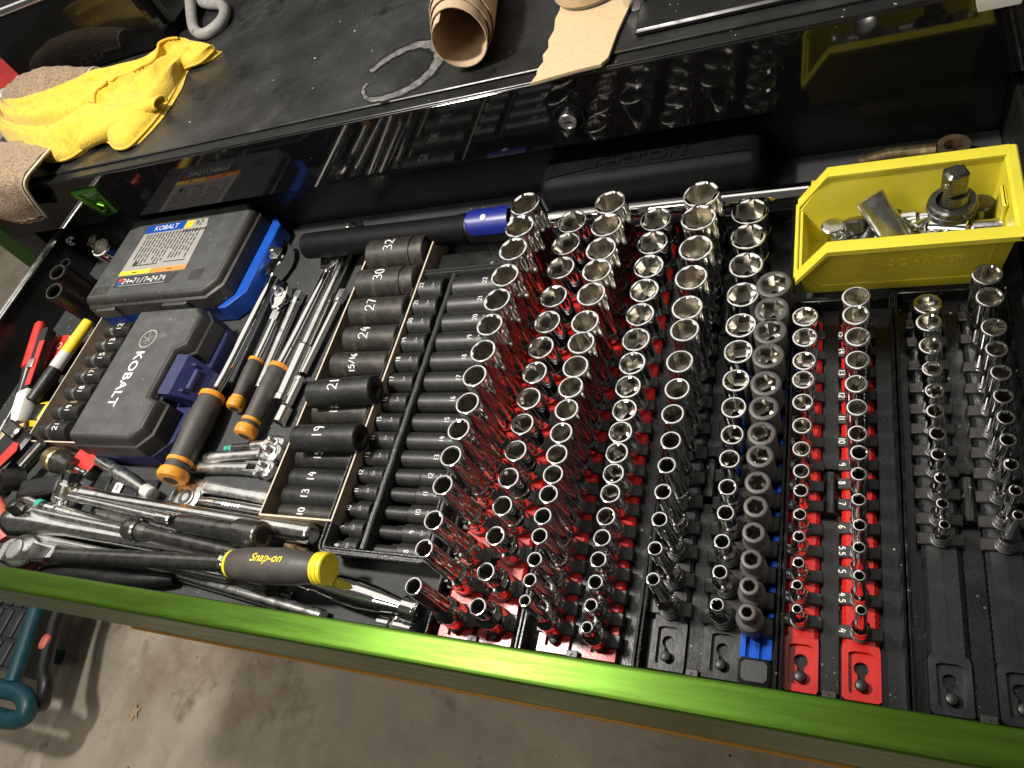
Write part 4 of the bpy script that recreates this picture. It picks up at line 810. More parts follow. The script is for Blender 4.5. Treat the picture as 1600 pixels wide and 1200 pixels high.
# ---- pens and cutter
def pen(name, lab, cat, a, b, segs):
    a, b = V(a), V(b); t = thing(name, lab, cat, a, 'pens and markers in the left corner')
    for nm, pf, mt in segs: part(MB().lathe(pf, a, b-a, 18), nm, mt, t)
    return t
pen('red_pen', 'red pen with clip, leftmost of the pens', 'pen', (-1124, 456, 34), (-1064, 312, 26), [('cap', [(0, 4), (1, 7), (84, 8.4), (85, 7)], 'red_plastic'), ('barrel', [(85.1, 6), (130, 5.6), (150, 4)], 'plastic_black'), ('tip', [(150.1, 3), (165, 1)], 'chrome_satin')])
pen('red_pen', 'second red pen lying close beside the cutter', 'pen', (-1106, 452, 42), (-1062, 334, 32), [('cap', [(0, 3.5), (1, 6), (80, 6.6), (81, 5)], 'red_plastic'), ('barrel', [(81.1, 4.6), (130, 4.4), (142, 3)], 'chrome_worn')])
t = thing('utility_knife', 'black and red folding cutter with a white cap end', 'knife', (-1112, 456, 36), 'pens and markers in the left corner')
ax = V((36, -108, -6)); u, v, a = frame(ax); p = V((-1084, 440, 38))
part(MB().rings([[p+a*q+u*x*k+v*z for x, z in ((-9, -7), (9, -7), (10, 0), (8, 7), (-8, 7), (-10, 0))] for q, k in ((0, .7), (4, 1), (60, .95), (112, .85), (114, .7))]), 'body', 'plastic_black', t)
part(MB().rings([[p+a*q+u*x+v*z for x, z in ((1, 6.6), (9, 5.5), (9, 7.2), (1, 8.2))] for q in (26, 104)]), 'inlay', 'red_plastic', t); part(MB().box((-5, -8, 0), (5, 8, 3), 1, mx=Matrix.Translation(p+a*66+v*7.5)@Matrix.Rotation(.3, 4, 'Z')), 'slider', 'chrome_satin', t)
part(MB().rings([[p+a*q+u*x*k+v*z*k for x, z in ((-11, -8), (11, -8), (12, 0), (9, 8), (-9, 8), (-12, 0))] for q, k in ((110, .9), (114, 1.05), (140, 1), (156, .8), (160, .5))]), 'cap', 'white_plastic', t)
t = thing('red_packet', 'small red packet with white print behind the pens', 'packet', (-1062, 415, 6)); ax = 0
part(MB().box((-1089, 384, 8), (-1046, 444, 20), .8), 'box', 'red_plastic', t); mb = MB().ringprism(polar(20, (-1070, 424), lambda a: 6), polar(20, (-1070, 424), lambda a: 4.8), 20.1, 20.5); mb.tube([V((-1058, 440, 20.4)), V((-1052, 434, 20.4)), V((-1049, 441, 20.4))], .9, 5).tube([V((-1062, 398, 20.4)), V((-1056, 392, 20.4)), V((-1052, 400, 20.4))], .9, 5); part(mb, 'print', 'ink_white', t)
pen('marker_pen', 'yellow and silver marker with black cap beside the small cardboard tray', 'marker', (-1016, 460, 30), (-1032, 322, 30), [('end', [(0, 4), (2, 7.8), (58, 8.4)], 'yellow_plastic'), ('barrel', [(58.1, 8.6), (84, 8.8), (85, 8)], 'silver_plastic'), ('cap', [(85.1, 8.8), (100, 9.2), (138, 8.6), (140, 6)], 'plastic_black')])
pen('marker_pen', 'black marker lying under the yellow and silver one', 'marker', (-1050, 372, 12), (-1040, 300, 12), [('barrel', [(0, 5), (1, 8), (70, 8), (71, 6)], 'plastic_black')])
t = thing('tape_measure', 'yellow plastic tool body peeking out below the pens', 'tool', (-1020, 306, 0)); part(MB().box((-1046, 290, .4), (-1003, 330, 22), 7), 'body', 'yellow_plastic', t); part(MB().box((-1038, 296, 22.1), (-1012, 322, 23.2), .5), 'side_label', 'plastic_black', t)
pen('pencil', 'thin steel scriber at the far left of the pens', 'scriber', (-1105, 362, 12), (-1092, 268, 12), [('rod', [(0, 2.2), (60, 2.4), (62, 3.6), (92, 3.6)], 'chrome_worn')])
single(MB().box((-1110, 240, .4), (-1060, 300, 10), 3), 'card_scrap', 'card_tan', 'tan scrap of card at the left edge below the pens', 'card', (-1085, 270, 0))
# ---- deep sockets standing at the back left
for nm, lab, p, ax, r, L_, mt in (('impact_socket', 'brown-black deep impact socket standing nearest the pens', (-1034, 472, 86), (-18, 13, -84), 13.5, 84, 'oxide_worn'), ('impact_socket', 'deep impact socket standing between two others at the left wall', (-1060, 511, 85), (-14, 10, -84), 13.5, 84, 'oxide_worn'), ('impact_socket', 'slim dark socket, hindmost of the three standing by the left wall', (-1062, 531, 82), (-14, 10, -80), 8.5, 80, 'oxide')):
    t = thing(nm, lab, 'socket', p, 'deep impact sockets by the left wall')
    part(MB().lathe([(0, r*.80), (0, r*.93), (1.4, r), (L_, r), (L_+1, r*.9)], p, ax, 30, cap=(False, True)), 'barrel', mt, t); part(MB().lathe([(0, r*.80), (3, r*.72), (45, r*.72), (45, .2)], p, ax, 6, cap=(False, False)), 'bore', 'oxide', t)
for lab, p, ax, r in (('large chrome socket standing tipped beside the printed case', (-1047, 582, 60), (-6, 14, -56), 18), ('chrome socket standing in the far back left corner', (-1092, 606, 55), (0, 4, -50), 12)):
    t = thing('chrome_socket', lab, 'socket', p, 'chrome sockets in the back left corner')
    part(MB().lathe([(0, r*.8), (.4, r*.94), (2, r), (44, r), (45, r*.9)], p, ax, 32, cap=(False, True)), 'barrel', 'chrome', t); part(MB().lathe([(0, r*.8), (2, r*.74), (24, r*.74), (24, .2)], p, ax, 12, cap=(False, False)), 'bore', 'bore', t)
t = thing('chrome_socket', 'small chrome socket with red band beside the printed case', 'socket', (-1052, 548, 2)); part(MB().lathe([(0, 7), (1, 9), (26, 9), (27, 7)], (-1030, 556, 26), (-.8, -.6, -.2), 20), 'barrel', 'chrome', t); part(MB().lathe([(8, 9.2), (14, 9.2)], (-1030, 556, 26), (-.8, -.6, -.2), 20), 'band', 'red_plastic', t)
single(MB().lathe([(0, 3), (.5, 7), (10, 7.6), (12, 6)], (-1138, 604, 62), (1, -.3, .2), 18), 'chrome_plug', 'chrome', 'small round chrome plug on the left drawer wall', 'plug', (-1138, 604, 62))

# ================================================================ back of the drawer
t = thing('torque_wrench', 'torque wrench with black handle, blue lock sleeve and chrome tube', 'torque wrench', (-500, 555, 20)); p = V((-650, 556, 34)); ax = V((1, 0, -.012))
part(MB().lathe([(0, 12), (3, 16.5), (20, 17), (225, 17), (240, 18.5), (244, 18)], p, ax, 30), 'handle', 'shaded_black', t)
part(MB().lathe([(244.1, 17), (300, 18)], p, ax, 30), 'sleeve', 'plastic_black', t)
# blue sleeve: rounded tongue
mb = MB(); n = 22; R = []
for i in range(n+1):
    q = 247+54*i/n; half = 1.12*min(1, math.sqrt(max(0., 1-(1-min(1, i/7))**2))+.05)
    R.append([p+V((q, 0, 0))+V((0, -18.6*math.sin(f), 18.6*math.cos(f))) for f in [-half+.35+2*half*k/10 for k in range(11)]])
for i in range(n):
    pass
b = 0
for r in R: mb.v += r
for i in range(n):
    for j in range(10): mb.f.append((i*11+j, i*11+j+1, (i+1)*11+j+1, (i+1)*11+j)); mb.mi.append(0)
part(mb, 'lock_sleeve', 'wrench_blue', t)
part(MB().lathe([(0, 3.6), (.5, 3.6), (.7, 3)], p+V((272, -6.2, 17.7)), (0, -.33, 1), 16), 'button', 'white_plastic', t)
part(MB().lathe([(302, 14), (304, 17), (322, 17), (325, 13)], p, ax, 28), 'collar', 'steel_dark', t)
part(MB().lathe([(325.1, 9.5), (612, 9.5), (614, 9)], p, ax, 26), 'tube', 'chrome', t); part(MB().lathe([(614.1, 9.8), (626, 9.8)], p, ax, 26), 'band', 'yellow_cap', t)
head(t, p+V((626, 0, -8)), (1, 0, 0), 15, 40, 18)
t = thing('torque_wrench_case', 'black moulded plastic case with raised lettering at the drawer back', 'tool case', (-196, 575, 0))
cp = rrect(-318, -78, 574, 634, 14, 5)
part(MB().rings([[V((x, y, z)) for x, y in offset(cp, k)] for k, z in ((2, 1), (0, 4), (0, 40), (3, 52), (8, 57.5), (16, 59))]), 'shell', 'shaded_black', t, angle=60)
part(word('TEKTON', 24, lambda a, b, c: V((-206+a*1.12, 601+b*.85, 59.2+c)), .9, bold=.5), 'lettering', 'shaded_black', t)
t = thing('long_bar', 'dark steel bar lying behind the moulded tray', 'bar', (-400, 520, 0)); part(MB().box((-446, 505, .5), (-332, 534, 16), 2), 'body', 'paint_dark', t); part(MB().lathe([(0, 2.4), (1, 2.4)], (-372, 512, 15.9), (0, 0, 1), 12).lathe([(0, 2.2), (1, 2.2)], (-358, 514, 15.9), (0, 0, 1), 12), 'rivet', 'chrome_satin', t)
t = thing('combination_wrench', 'flat brass-toned wrench lying behind the yellow bin', 'wrench', (45, 606, 8)); part(MB().tube([V((5, 600, 84-70)), V((30, 606, 14)), V((70, 603, 14))], [6, 7, 8], 12), 'shank', 'brass', t); part(MB().ringprism(polar(20, (84, 602), lambda a: 14), polar(20, (84, 602), lambda a: 8), 8, 20), 'ring_end', 'brass', t)

# ================================================================ yellow bin
t = thing('parts_bin', 'yellow plastic stacking bin full of loose sockets and joints', 'bin', (35, 485, 8))
ZB, ZT = 8., 80.
def wall(name, poly, yb, yt, th, sign):
    # poly in (x, z); y slopes from yb at the bottom to yt at the top; thickness towards +sign
    def y_at(z): return yb+(yt-yb)*(z-ZB)/(ZT-ZB)
    o = [V((x, y_at(z), z)) for x, z in poly]; i = [V((x, y_at(z)+sign*th, z)) for x, z in poly]
    n = len(poly); mb = MB(); mb.v = o+i; mb.f = [tuple(range(n)), tuple(n+k for k in reversed(range(n)))]+[(k, (k+1) % n, n+(k+1) % n, n+k) for k in range(n)]; mb.mi = [0]*len(mb.f)
    return part(mb, name, 'bin_yellow', t)
prof_f = [(-40, 8), (104, 8), (110, 80), (-19, 80), (-44, 46)]
fw = wall('front_wall', prof_f, 447, 435, 2.4, 1); wall('back_wall', prof_f, 508, 519, 2.4, -1)
def rim(yo, yi, nm='rim'):
    pts = [(112, 80), (-20, 80), (-46, 46)]
    R = [[V((x+dx, yo, z+1.8)) if 0 else V((x, y_, z+dz)) for y_, dz in ((yo, -3.5), (yo, 1.2), ((yo+yi)/2, 1.8), (yi, 1.2), (yi, -1.0))] for x, z in pts for dx in (0,)]
    part(MB().rings(R), nm, 'bin_yellow', t, angle=30)
rim(428, 439.5); rim(526, 514.5)
part(MB().box((109, 428, 76.2), (117, 526, 81.6), 1.2), 'rim', 'bin_yellow', t)
part(MB().rings([[V((x, y, z)) for y in (0,) for x, y, z in ((a, 448, 9), (a+2.4, 448, 9), (a+2.4+d, 437, 78), (a+d, 437, 78))] for a, d in ((0, 0),)]) if 0 else MB().add([(102, 448, 8.2), (102, 507, 8.2), (108, 517, 79), (108, 437.5, 79), (104.6, 448, 8.2), (104.6, 507, 8.2), (110.6, 517, 79), (110.6, 437.5, 79)], [(0, 1, 2, 3), (7, 6, 5, 4), (0, 4, 5, 1), (1, 5, 6, 2), (2, 6, 7, 3), (3, 7, 4, 0)]), 'end_wall', 'bin_yellow', t)
part(MB().add([(-39.5, 448, 8.2), (-39.5, 507, 8.2), (-44, 514, 46), (-44, 440.5, 46), (-37, 448, 8.2), (-37, 507, 8.2), (-41.4, 514, 46), (-41.4, 440.5, 46)], [(3, 2, 1, 0), (4, 5, 6, 7), (0, 1, 5, 4), (1, 2, 6, 5), (2, 3, 7, 6), (3, 0, 4, 7)]).box((-47.5, 434, 43), (-44.2, 520, 48), .8), 'low_front', 'bin_yellow', t)
part(MB().box((-38, 448, 8), (103, 508, 10.4), .4), 'base', 'bin_yellow', t)
part(MB().box((103.2, 468, 30), (107, 490, 74), 1.2), 'stiffener', 'bin_yellow', t)
def fwy(z): return 447-12*(z-8)/72-.35
part(MB().tube([V((x, fwy(z)+.2, z)) for x, z in ((-30, 44), (-14, 70), (98, 70), (94, 20), (-26, 20), (-36, 34), (-30, 44))], .5, 6), 'moulded_frame', 'bin_yellow', fw)
part(word('SCHÄFER', 13, lambda a, b, c: V((52+a, fwy(48+b)-c, 48+b)), .45, spacing=1.05), 'lettering', 'bin_yellow', fw)
mb = MB()
for xa, xb, za, zb in ((-14, 6, 45, 47), (-14, 6, 50.5, 52.5), (8, 10, 42, 55), (12, 26, 42, 44), (12, 26, 53, 55)): mb.add([(xa, fwy(za)-.4, za), (xb, fwy(za)-.4, za), (xb, fwy(zb)-.4, zb), (xa, fwy(zb)-.4, zb)], [(0, 1, 2, 3)])
part(mb, 'emblem', 'bin_yellow', fw)
g = 'loose pieces in the yellow bin'
t = thing('impact_joint', 'black impact swivel joint with square drive standing in the yellow bin', 'swivel joint', (72, 486, 12), g); p = V((72, 486, 32))
part(MB().lathe([(0, 14), (1.5, 17), (24, 17.5), (25, 17.5)], p, (0, 0, 1), 30), 'body', 'steel_dark', t); part(MB().lathe([(25.1, 17.6), (25.6, 18.4), (29, 18.4), (29.5, 17.4), (34, 17.4), (35.5, 15.8), (35.5, 12), (31, 11)], p, (0, 0, 1), 30, cap=(False, False)), 'ring', 'steel_dark', t)
part(MB().lathe([(30, 11.5), (36, 10.5), (44, 8.5)], p, (.04, -.03, 1), 24), 'ball', 'steel_dark', t); sq = part(MB().box((-7.6, -7.6, 44), (7.6, 7.6, 66), 2, mx=Matrix.Translation(p)@Matrix.Rotation(.35, 4, 'Z')), 'drive_square', 'steel_dark', t); part(MB().lathe([(0, 2.2), (.9, 1.8), (1.2, .4)], p+V((-7.5*math.cos(.35)*1.0+0.5, -2.9-3.0, 56)), (-.55, -.83, 0), 10), 'detent_ball', 'chrome', sq)
def loose(name, lab, p, ax, r, L_, mt, hole=True, neck=None):
    p = V(p)+V((0, 0, 11)); t = thing(name, lab, 'socket' if 'socket' in name else 'adapter', p, g)
    pf = [(0, r*.78), (.4, r*.92), (1.4, r), (L_-1, r), (L_, r*.85)] if not neck else [(0, r*.78), (.4, r*.92), (1.4, r), (L_*.45, r), (L_*.55, neck), (L_-1, neck), (L_, neck*.8)]
    part(MB().lathe(pf, p, ax, 24, cap=(not hole, True)), 'body', mt, t)
    if hole: part(MB().lathe([(0, r*.78), (2, r*.68), (L_*.5, r*.68), (L_*.5, .2)], p, ax, 6, cap=(False, False)), 'bore', 'bore', t)
loose('socket', 'tall chrome socket leaning, open end towards the front of the bin', (34, 463, 36), (-18, 19, 26), 11.5, 46, 'chrome_satin', True)
loose('socket', 'upright worn chrome socket at the left corner of the bin', (-17, 486, 14), (.02, .02, 1), 9.5, 26, 'chrome_worn', False)
loose('adapter', 'black round impact adapter beside the leaning chrome socket', (1, 488, 44), (.1, -.5, -.7), 10.5, 26, 'steel_dark', False, 6)
loose('adapter', 'black extension between the round adapter and the leaning socket', (4, 466, 30), (10, 18, 6), 6.5, 30, 'steel_dark', False)
loose('socket', 'pale chrome socket lying at the front left of the bin', (-18, 459, 36), (36, -1, -3), 8.5, 30, 'chrome_satin', True)
loose('socket', 'bright chrome socket lying in the middle of the bin', (56, 477, 36), (26, -8, 2), 9, 28, 'chrome', True)
loose('adapter', 'chrome universal joint behind the bright socket', (36, 488, 36), (26, -2, 4), 7.5, 26, 'chrome_worn', False, 4.5)
loose('socket', 'short chrome socket left of the bright one in the bin', (44, 472, 36), (10, 10, -3), 8.5, 20, 'chrome_worn', True)
loose('socket', 'worn chrome socket with open mouth at the right of the bin', (84, 467, 38), (20, -1, 1), 8.5, 22, 'chrome_worn', True)
loose('socket', 'chrome socket with forked end left of the open-mouthed one', (76, 470, 35), (-12, -3, 2), 7.5, 22, 'chrome', False, 5)
loose('socket', 'small chrome socket lying against the front wall of the bin', (40, 458, 34), (24, 2, 3), 7.5, 24, 'chrome', True)
loose('adapter', 'short black adapter right behind the leaning chrome socket', (30, 490, 20), (.1, .1, 1), 9, 22, 'steel_dark', False, 6)
loose('socket', 'dark socket at the right rear corner of the bin', (94, 496, 14), (.02, 0, 1), 9.5, 26, 'steel_dark', False)
mb = MB(); rr = random.Random(5)
for i in range(48):
    x, y = rr.uniform(-18, 84), rr.uniform(464, 492); a = rr.uniform(0, 6.28); d = V((math.cos(a), math.sin(a)*.7, rr.uniform(-.2, .2))).normalized(); r = rr.uniform(5, 7.5)
    mb.lathe([(0, r*.8), (1, r), (9, r), (10, r*.7), (17, r*.7), (18, r*.5)], V((x, y, rr.uniform(20, 43)))-d*9, d, 14)
single(mb, 'loose_fasteners', 'chrome_worn', 'heap of small loose sockets filling the bottom of the yellow bin', 'sockets', (35, 480, 12), kind='stuff')

# ================================================================ on the cabinet top
ZC = 168.6
# kraft paper roll
t = thing('paper_roll', 'loose roll of brown kraft paper standing its open end to the drawer', 'paper roll', (-370, 640, ZC)); R = []
n = 90
for i in range(n):
    th = 1.9+2*PI*3.15*i/(n-1); r = 28.5+8*i/(n-1)
    fy = 640+46*i/(n-1)+2*math.sin(th)
    R.append((V((r*math.cos(th), fy, 36+r*math.sin(th))), V((r*math.cos(th)*1.08, 960, 36+r*math.sin(th)))))
mb = MB(); sh = lambda p: V((-362-(p.y-640)*.19+p.x, p.y, ZC+max(.4, p.z)))
rows = 8
for a, b in R:
    for q in range(rows): mb.v.append(sh(a+(b-a)*(q/(rows-1))))
for a, b in R:
    for q in range(rows): 
        p_ = a+(b-a)*(q/(rows-1)); k = 1-.9/max(10, math.hypot(p_.x, p_.z-36)); mb.v.append(sh(V((p_.x*k, p_.y, 36+(p_.z-36)*k))))
K = n*rows
for i in range(n-1):
    for q in range(rows-1):
        mb.f.append((i*rows+q, (i+1)*rows+q, (i+1)*rows+q+1, i*rows+q+1)); mb.f.append((K+i*rows+q, K+i*rows+q+1, K+(i+1)*rows+q+1, K+(i+1)*rows+q))
    mb.f.append((i*rows, K+i*rows, K+(i+1)*rows, (i+1)*rows))
for q in range(rows-1):
    mb.f.append((q, q+1, K+q+1, K+q)); j = (n-1)*rows+q; mb.f.append((j, K+j, K+j+1, j+1))
mb.mi = [0]*len(mb.f); part(mb, 'sheet', 'kraft', t, angle=50)
# cardboard piece under a jar
t = thing('cardboard_piece', 'ragged tan cardboard piece overhanging the cabinet edge', 'cardboard', (-240, 650, ZC))
pl = [(-284, 597), (-262, 600), (-236, 603), (-213, 604), (-207, 612), (-204, 650), (-198, 690), (-200, 745), (-280, 748), (-277, 715), (-279, 700), (-276, 680), (-279, 664), (-276, 650), (-280, 640), (-277, 628), (-281, 618), (-280, 608)]
part(MB().prism(pl, ZC+1.5, ZC+4.4, .4), 'sheet', 'card_tan', t); part(MB().prism(offset(pl, .6), ZC+.2, ZC+1.4), 'backing', 'card_edge', t)
t = thing('jar', 'dark stubby jar with tan contents standing on the cardboard piece', 'jar', (-238, 725, ZC+4)); part(MB().lathe([(0, 36), (1, 40), (6, 42), (60, 42), (70, 36)], (-244, 742, ZC+4.6), (0, 0, 1), 32), 'body', 'jar', t); part(MB().lathe([(-.1, 42.3), (8, 42.4), (44, 42.4)], (-244, 742, ZC+10), (0, 0, 1), 32, cap=(False, False)), 'band', 'card_tan', t)
t = thing('bolt', 'zinc bolt with stamped round head beside the cardboard piece', 'bolt', (-190, 690, ZC)); part(MB().lathe([(0, 9), (.6, 11), (7, 11), (8, 10)], (-192, 686, ZC+11), (.1, 1, 0), 22), 'head', 'chrome_satin', t); part(MB().lathe([(8, 6), (70, 6)], (-192, 686, ZC+11), (.1, 1, 0), 16), 'shank', 'chrome_worn', t)
single(MB().lathe([(0, 3), (1, 4), (50, 4)], (-170, 690, ZC+4), (.15, 1, 0), 14), 'steel_pin', 'chrome_worn', 'thin steel pin to the right of the zinc bolt', 'pin', (-170, 690, ZC))
t = thing('steel_plate', 'dark steel plate lying on the right part of the cabinet top', 'plate', (-20, 700, ZC)); part(MB().box((-186, 640, ZC+.2), (170, 1100, ZC+7), 2), 'plate', 'trim_black', t)
t = thing('paper_note', 'white paper scrap hanging over the fascia at the right', 'paper', (100, 603, 150))
R = [[V((x, y, z)) for x in (xa, xb)] for y, z, xa, xb in ((604.2, 149, 90, 118), (603.4, 156, 88, 119), (603.2, 167.5, 86, 121), (606, 170, 85, 122), (640, 171, 84, 126), (700, 176.8, 82, 132))]
mb = MB()
for r in R: mb.v += r
for r in R: mb.v += [p+V((0, -.3 if p.z < 168 else 0, .3)) for p in r]
for i in range(5): mb.f += [(2*i, 2*i+1, 2*i+3, 2*i+2), (12+2*i, 12+2*i+2, 12+2*i+3, 12+2*i+1), (2*i, 2*i+2, 14+2*i, 12+2*i), (2*i+1, 13+2*i, 15+2*i, 2*i+3)]
mb.f += [(0, 12, 13, 1), (10, 11, 23, 22)]; mb.mi = [0]*len(mb.f); part(mb, 'sheet', 'paper', t)
# grey hose loop
lp = [(-990, 1060, 215), (-975, 1005, 200), (-955, 950, 182), (-925, 908, 178), (-893, 890, 177), (-872, 908, 178), (-880, 940, 178), (-905, 968, 178), (-945, 985, 180), (-985, 1010, 186), (-1000, 1060, 200)]
single(MB().tube(smooth(lp, 6), 8.5, 14), 'hose', 'rubber_grey', 'loop of grey rubber hose on the cabinet top behind the yellow cloth', 'hose', (-930, 950, ZC), angle=60)
# glossy black box
t = thing('toolbox', 'glossy black toolbox on the cabinet top reflecting the yellow cloth', 'toolbox', (-1160, 900, ZC))
part(MB().box((-1350, 903, ZC+.4), (-985, 1180, 292), 5), 'body', 'paint_black', t); part(MB().lathe([(0, 6), (368, 6)], (-1352, 904, 294), (1, 0, 0), 16), 'lid_edge', 'chrome_worn', t); part(MB().box((-984.5, 930, 190), (-972, 1010, 236), 2).box((-984.5, 1040, 200), (-976, 1090, 230), 2), 'side_catch', 'plastic_black', t)
# red and white packaging beyond the left end
t = thing('red_carton', 'red carton with white and blue print beyond the left end of the cabinet', 'carton', (-1640, 1000, -40)); part(MB().box((-1900, 850, -40), (-1420, 1340, 96), 4), 'box', 'red_plastic', t)
part(MB().add([(-1520, 890, 96.6), (-1440, 900, 96.6), (-1425, 960, 96.6), (-1500, 970, 96.6), (-1545, 930, 96.6)], [(0, 1, 2, 3, 4)]).add([(-1700, 1050, 96.6), (-1560, 1010, 96.6), (-1560, 1090, 96.6), (-1720, 1150, 96.6)], [(0, 1, 2, 3)]), 'print', 'ink_white', t); part(MB().add([(-1690, 1062, 97), (-1575, 1030, 97), (-1575, 1072, 97), (-1700, 1120, 97)], [(0, 1, 2, 3)]), 'print_blue', 'slate', t)
t = thing('side_stand', 'low dark stand beyond the cabinet end carrying the red carton', 'stand', (-1640, 1060, -900)); part(MB().box((-1910, 840, -60), (-1405, 1360, -41), 2), 'shelf', 'paint_dark', t)
for x, y in ((-1890, 1000), (-1430, 1000), (-1890, 1340), (-1430, 1340)): part(MB().box((x-12, y-12, -899), (x+12, y+12, -60.5), 1), 'leg', 'paint_dark', t)
t = thing('paint_can', 'pale metal can half hidden below the yellow cloth at the left', 'can', (-1470, 900, 97)); part(MB().lathe([(0, 44), (62, 44), (64, 47), (68, 47), (69, 45), (69, 42), (64, 41)], (-1470, 900, 97), (0, 0, 1), 36, cap=(True, False)), 'body', 'silver_plastic', t); part(MB().lathe([(64, 41), (64.2, .2)], (-1470, 900, 97), (0, 0, 1), 36, cap=(False, False)), 'lid', 'white_plastic', t)

# ---- cloths
def noise3(x, y, s=0): return .5*math.sin(x*1.7+y*.9+s)+.3*math.sin(x*3.1-y*2.3+s*2)+.2*math.sin(x*5.7+y*4.9+s*3)
def resample(pts, n):
    P_ = [V(p) for p in pts]; d = [0]
    for a, b in zip(P_[:-1], P_[1:]): d.append(d[-1]+(b-a).length)
    out = []
    for i in range(n):
        q = d[-1]*i/(n-1); j = 0
        while j < len(d)-2 and d[j+1] < q: j += 1
        out.append(P_[j].lerp(P_[j+1], (q-d[j])/max(1e-6, d[j+1]-d[j])))
    return out
# back and front edges, left to the tip (mm)
back = [(-1270, 792, 182), (-1240, 796, 184), (-1184, 796, 186), (-1124, 814, 188), (-1068, 830, 188), (-1004, 832, 188), (-950, 850, 186), (-945, 866, 184), (-915, 872, 180), (-858, 848, 176), (-840, 834, 175)]
front = [(-1262, 792, 190), (-1225, 722, 184), (-1150, 672, 178), (-1075, 645, 174), (-1024, 644, 172), (-1000, 662, 171), (-960, 668, 170), (-925, 646, 170), (-897, 642, 170), (-884, 664, 170), (-876, 705, 170), (-880, 760, 170), (-893, 806, 171), (-858, 812, 172), (-840, 832, 174)]
NU, NV = 110, 60
bk = resample(smooth(back, 4), NU); fr = resample(smooth(front, 4), NU)
def cz(u_, v_):
    e = math.sin(PI*min(1, max(0, v_)))**.55
    h = (27*(1-u_)**.5+14)*e*(1-.35*v_)
    def rg(c, w_, a): return a*math.exp(-((v_-c)/w_)**2)
    h += rg(.12+.10*u_, .07, 15*math.sin(PI*min(1, u_*1.6+.12))) if u_ < .6 else 0
    h -= rg(.27+.22*u_, .03, 24*max(0, 1-abs(u_-.3)/.36))
    h += rg(.42+.30*u_, .07, 8); h -= rg(.56+.33*u_, .04, 11*max(0, 1-abs(u_-.45)/.5)); h += rg(.72+.2*u_, .08, 7)
    us = .52 if v_ < .38 else .52+.06*(v_-.38)/.2 if v_ < .58 else .58+.22*(v_-.58)/.37
    q = max(0, min(1, (u_-us)/.012)); h -= 11*q*max(0, min(1, (v_-.30)/.06))*max(0, min(1, (1.02-v_)/.1))
    h -= 8*(1-abs(math.sin(PI*(2.6*v_+1.1*u_+.25*math.sin(u_*9))))**.4)*e*(1-.5*u_)
    h -= 4*(1-abs(math.sin(PI*(3.1*u_-1.7*v_+.3)))**.5)*e
    h += 3.4*noise3(u_*7, v_*5)*e+.7*noise3(u_*20, v_*13, 2)*e+.2*noise3(u_*60, v_*37, 5)*e
    return h
mb = MB()
for j in range(NV+1):
    v_ = j/NV
    for i in range(NU):
        u_ = i/(NU-1); p = fr[i].lerp(bk[i], v_); mb.v.append(p+V((1.5*noise3(u_*9, v_*6, 1), 2*noise3(u_*8, v_*6, 4), cz(u_, v_)+3)))
for j in range(NV):
    for i in range(NU-1): a = j*NU+i; mb.f.append((a, a+1, a+NU+1, a+NU))
# underside skirt to the table
b0_ = len(mb.v); mb.v += [V((p.x+(6 if i > 3 else 2), p.y+5, max(169.4, p.z-28))) for i, p in enumerate(fr)]; b1_ = len(mb.v); mb.v += [V((p.x, p.y-4, 169.6)) for p in bk]
for i in range(NU-1): mb.f.append((i+1, i, b0_+i, b0_+i+1)); a = NV*NU+i; mb.f.append((a, a+1, b1_+i+1, b1_+i))
mb.f.append(tuple([0]+[j*NU for j in range(1, NV+1)]+[b1_, b0_]))
mb.mi = [0]*len(mb.f)
t = thing('microfiber_cloth', 'crumpled yellow microfiber cloth on the left end of the cabinet top', 'cloth', (-1040, 740, ZC)); part(mb, 'fabric', 'cloth', t, angle=180)
hm = [fr[i]+V((0, -1, 3.6)) for i in range(int(NU*.42), NU)]; part(MB().tube(hm, 2.0, 7), 'hem', 'hem', t, angle=180)
hm = []
for k in range(24):
    v_ = .33+.62*k/23; us = .52 if v_ < .38 else .52+.06*(v_-.38)/.2 if v_ < .58 else .58+.22*(v_-.58)/.37; i = int(us*(NU-1))
    hm.append(fr[i].lerp(bk[i], v_)+V((0, 0, cz(us-.004, v_)+3.2)))
part(MB().tube(smooth(hm, 3), 2.1, 7), 'hem', 'hem', t, angle=180)
# curled flap with an open mouth
R = []; p0, p1 = V((-985, 664, 186)), V((-868, 712, 188))
for i in range(15):
    q = i/14; c = p0.lerp(p1, q); r = 11+9*math.sin(PI*min(1, q*.75+.25)); R.append([c+V((-.38*r*math.cos(f), -.92*r*math.cos(f), .62*r*math.sin(f)-3)) for f in [(-.55+k*.31)*1.0 for k in range(15)]])
mb = MB()
for r in R: mb.v += r
for r in R: mb.v += [p+(V((0, 0, 1.8))) for p in r]
nn = 15*15
for i in range(14):
    for j in range(14): a = i*15+j; mb.f.append((a, a+1, a+16, a+15)); mb.f.append((nn+a, nn+a+15, nn+a+16, nn+a+1))
mb.mi = [0]*len(mb.f); part(mb, 'curled_flap', 'cloth', t, angle=180)
part(MB().tube(R[-1], 2.0, 7), 'hem', 'hem', t, angle=180)
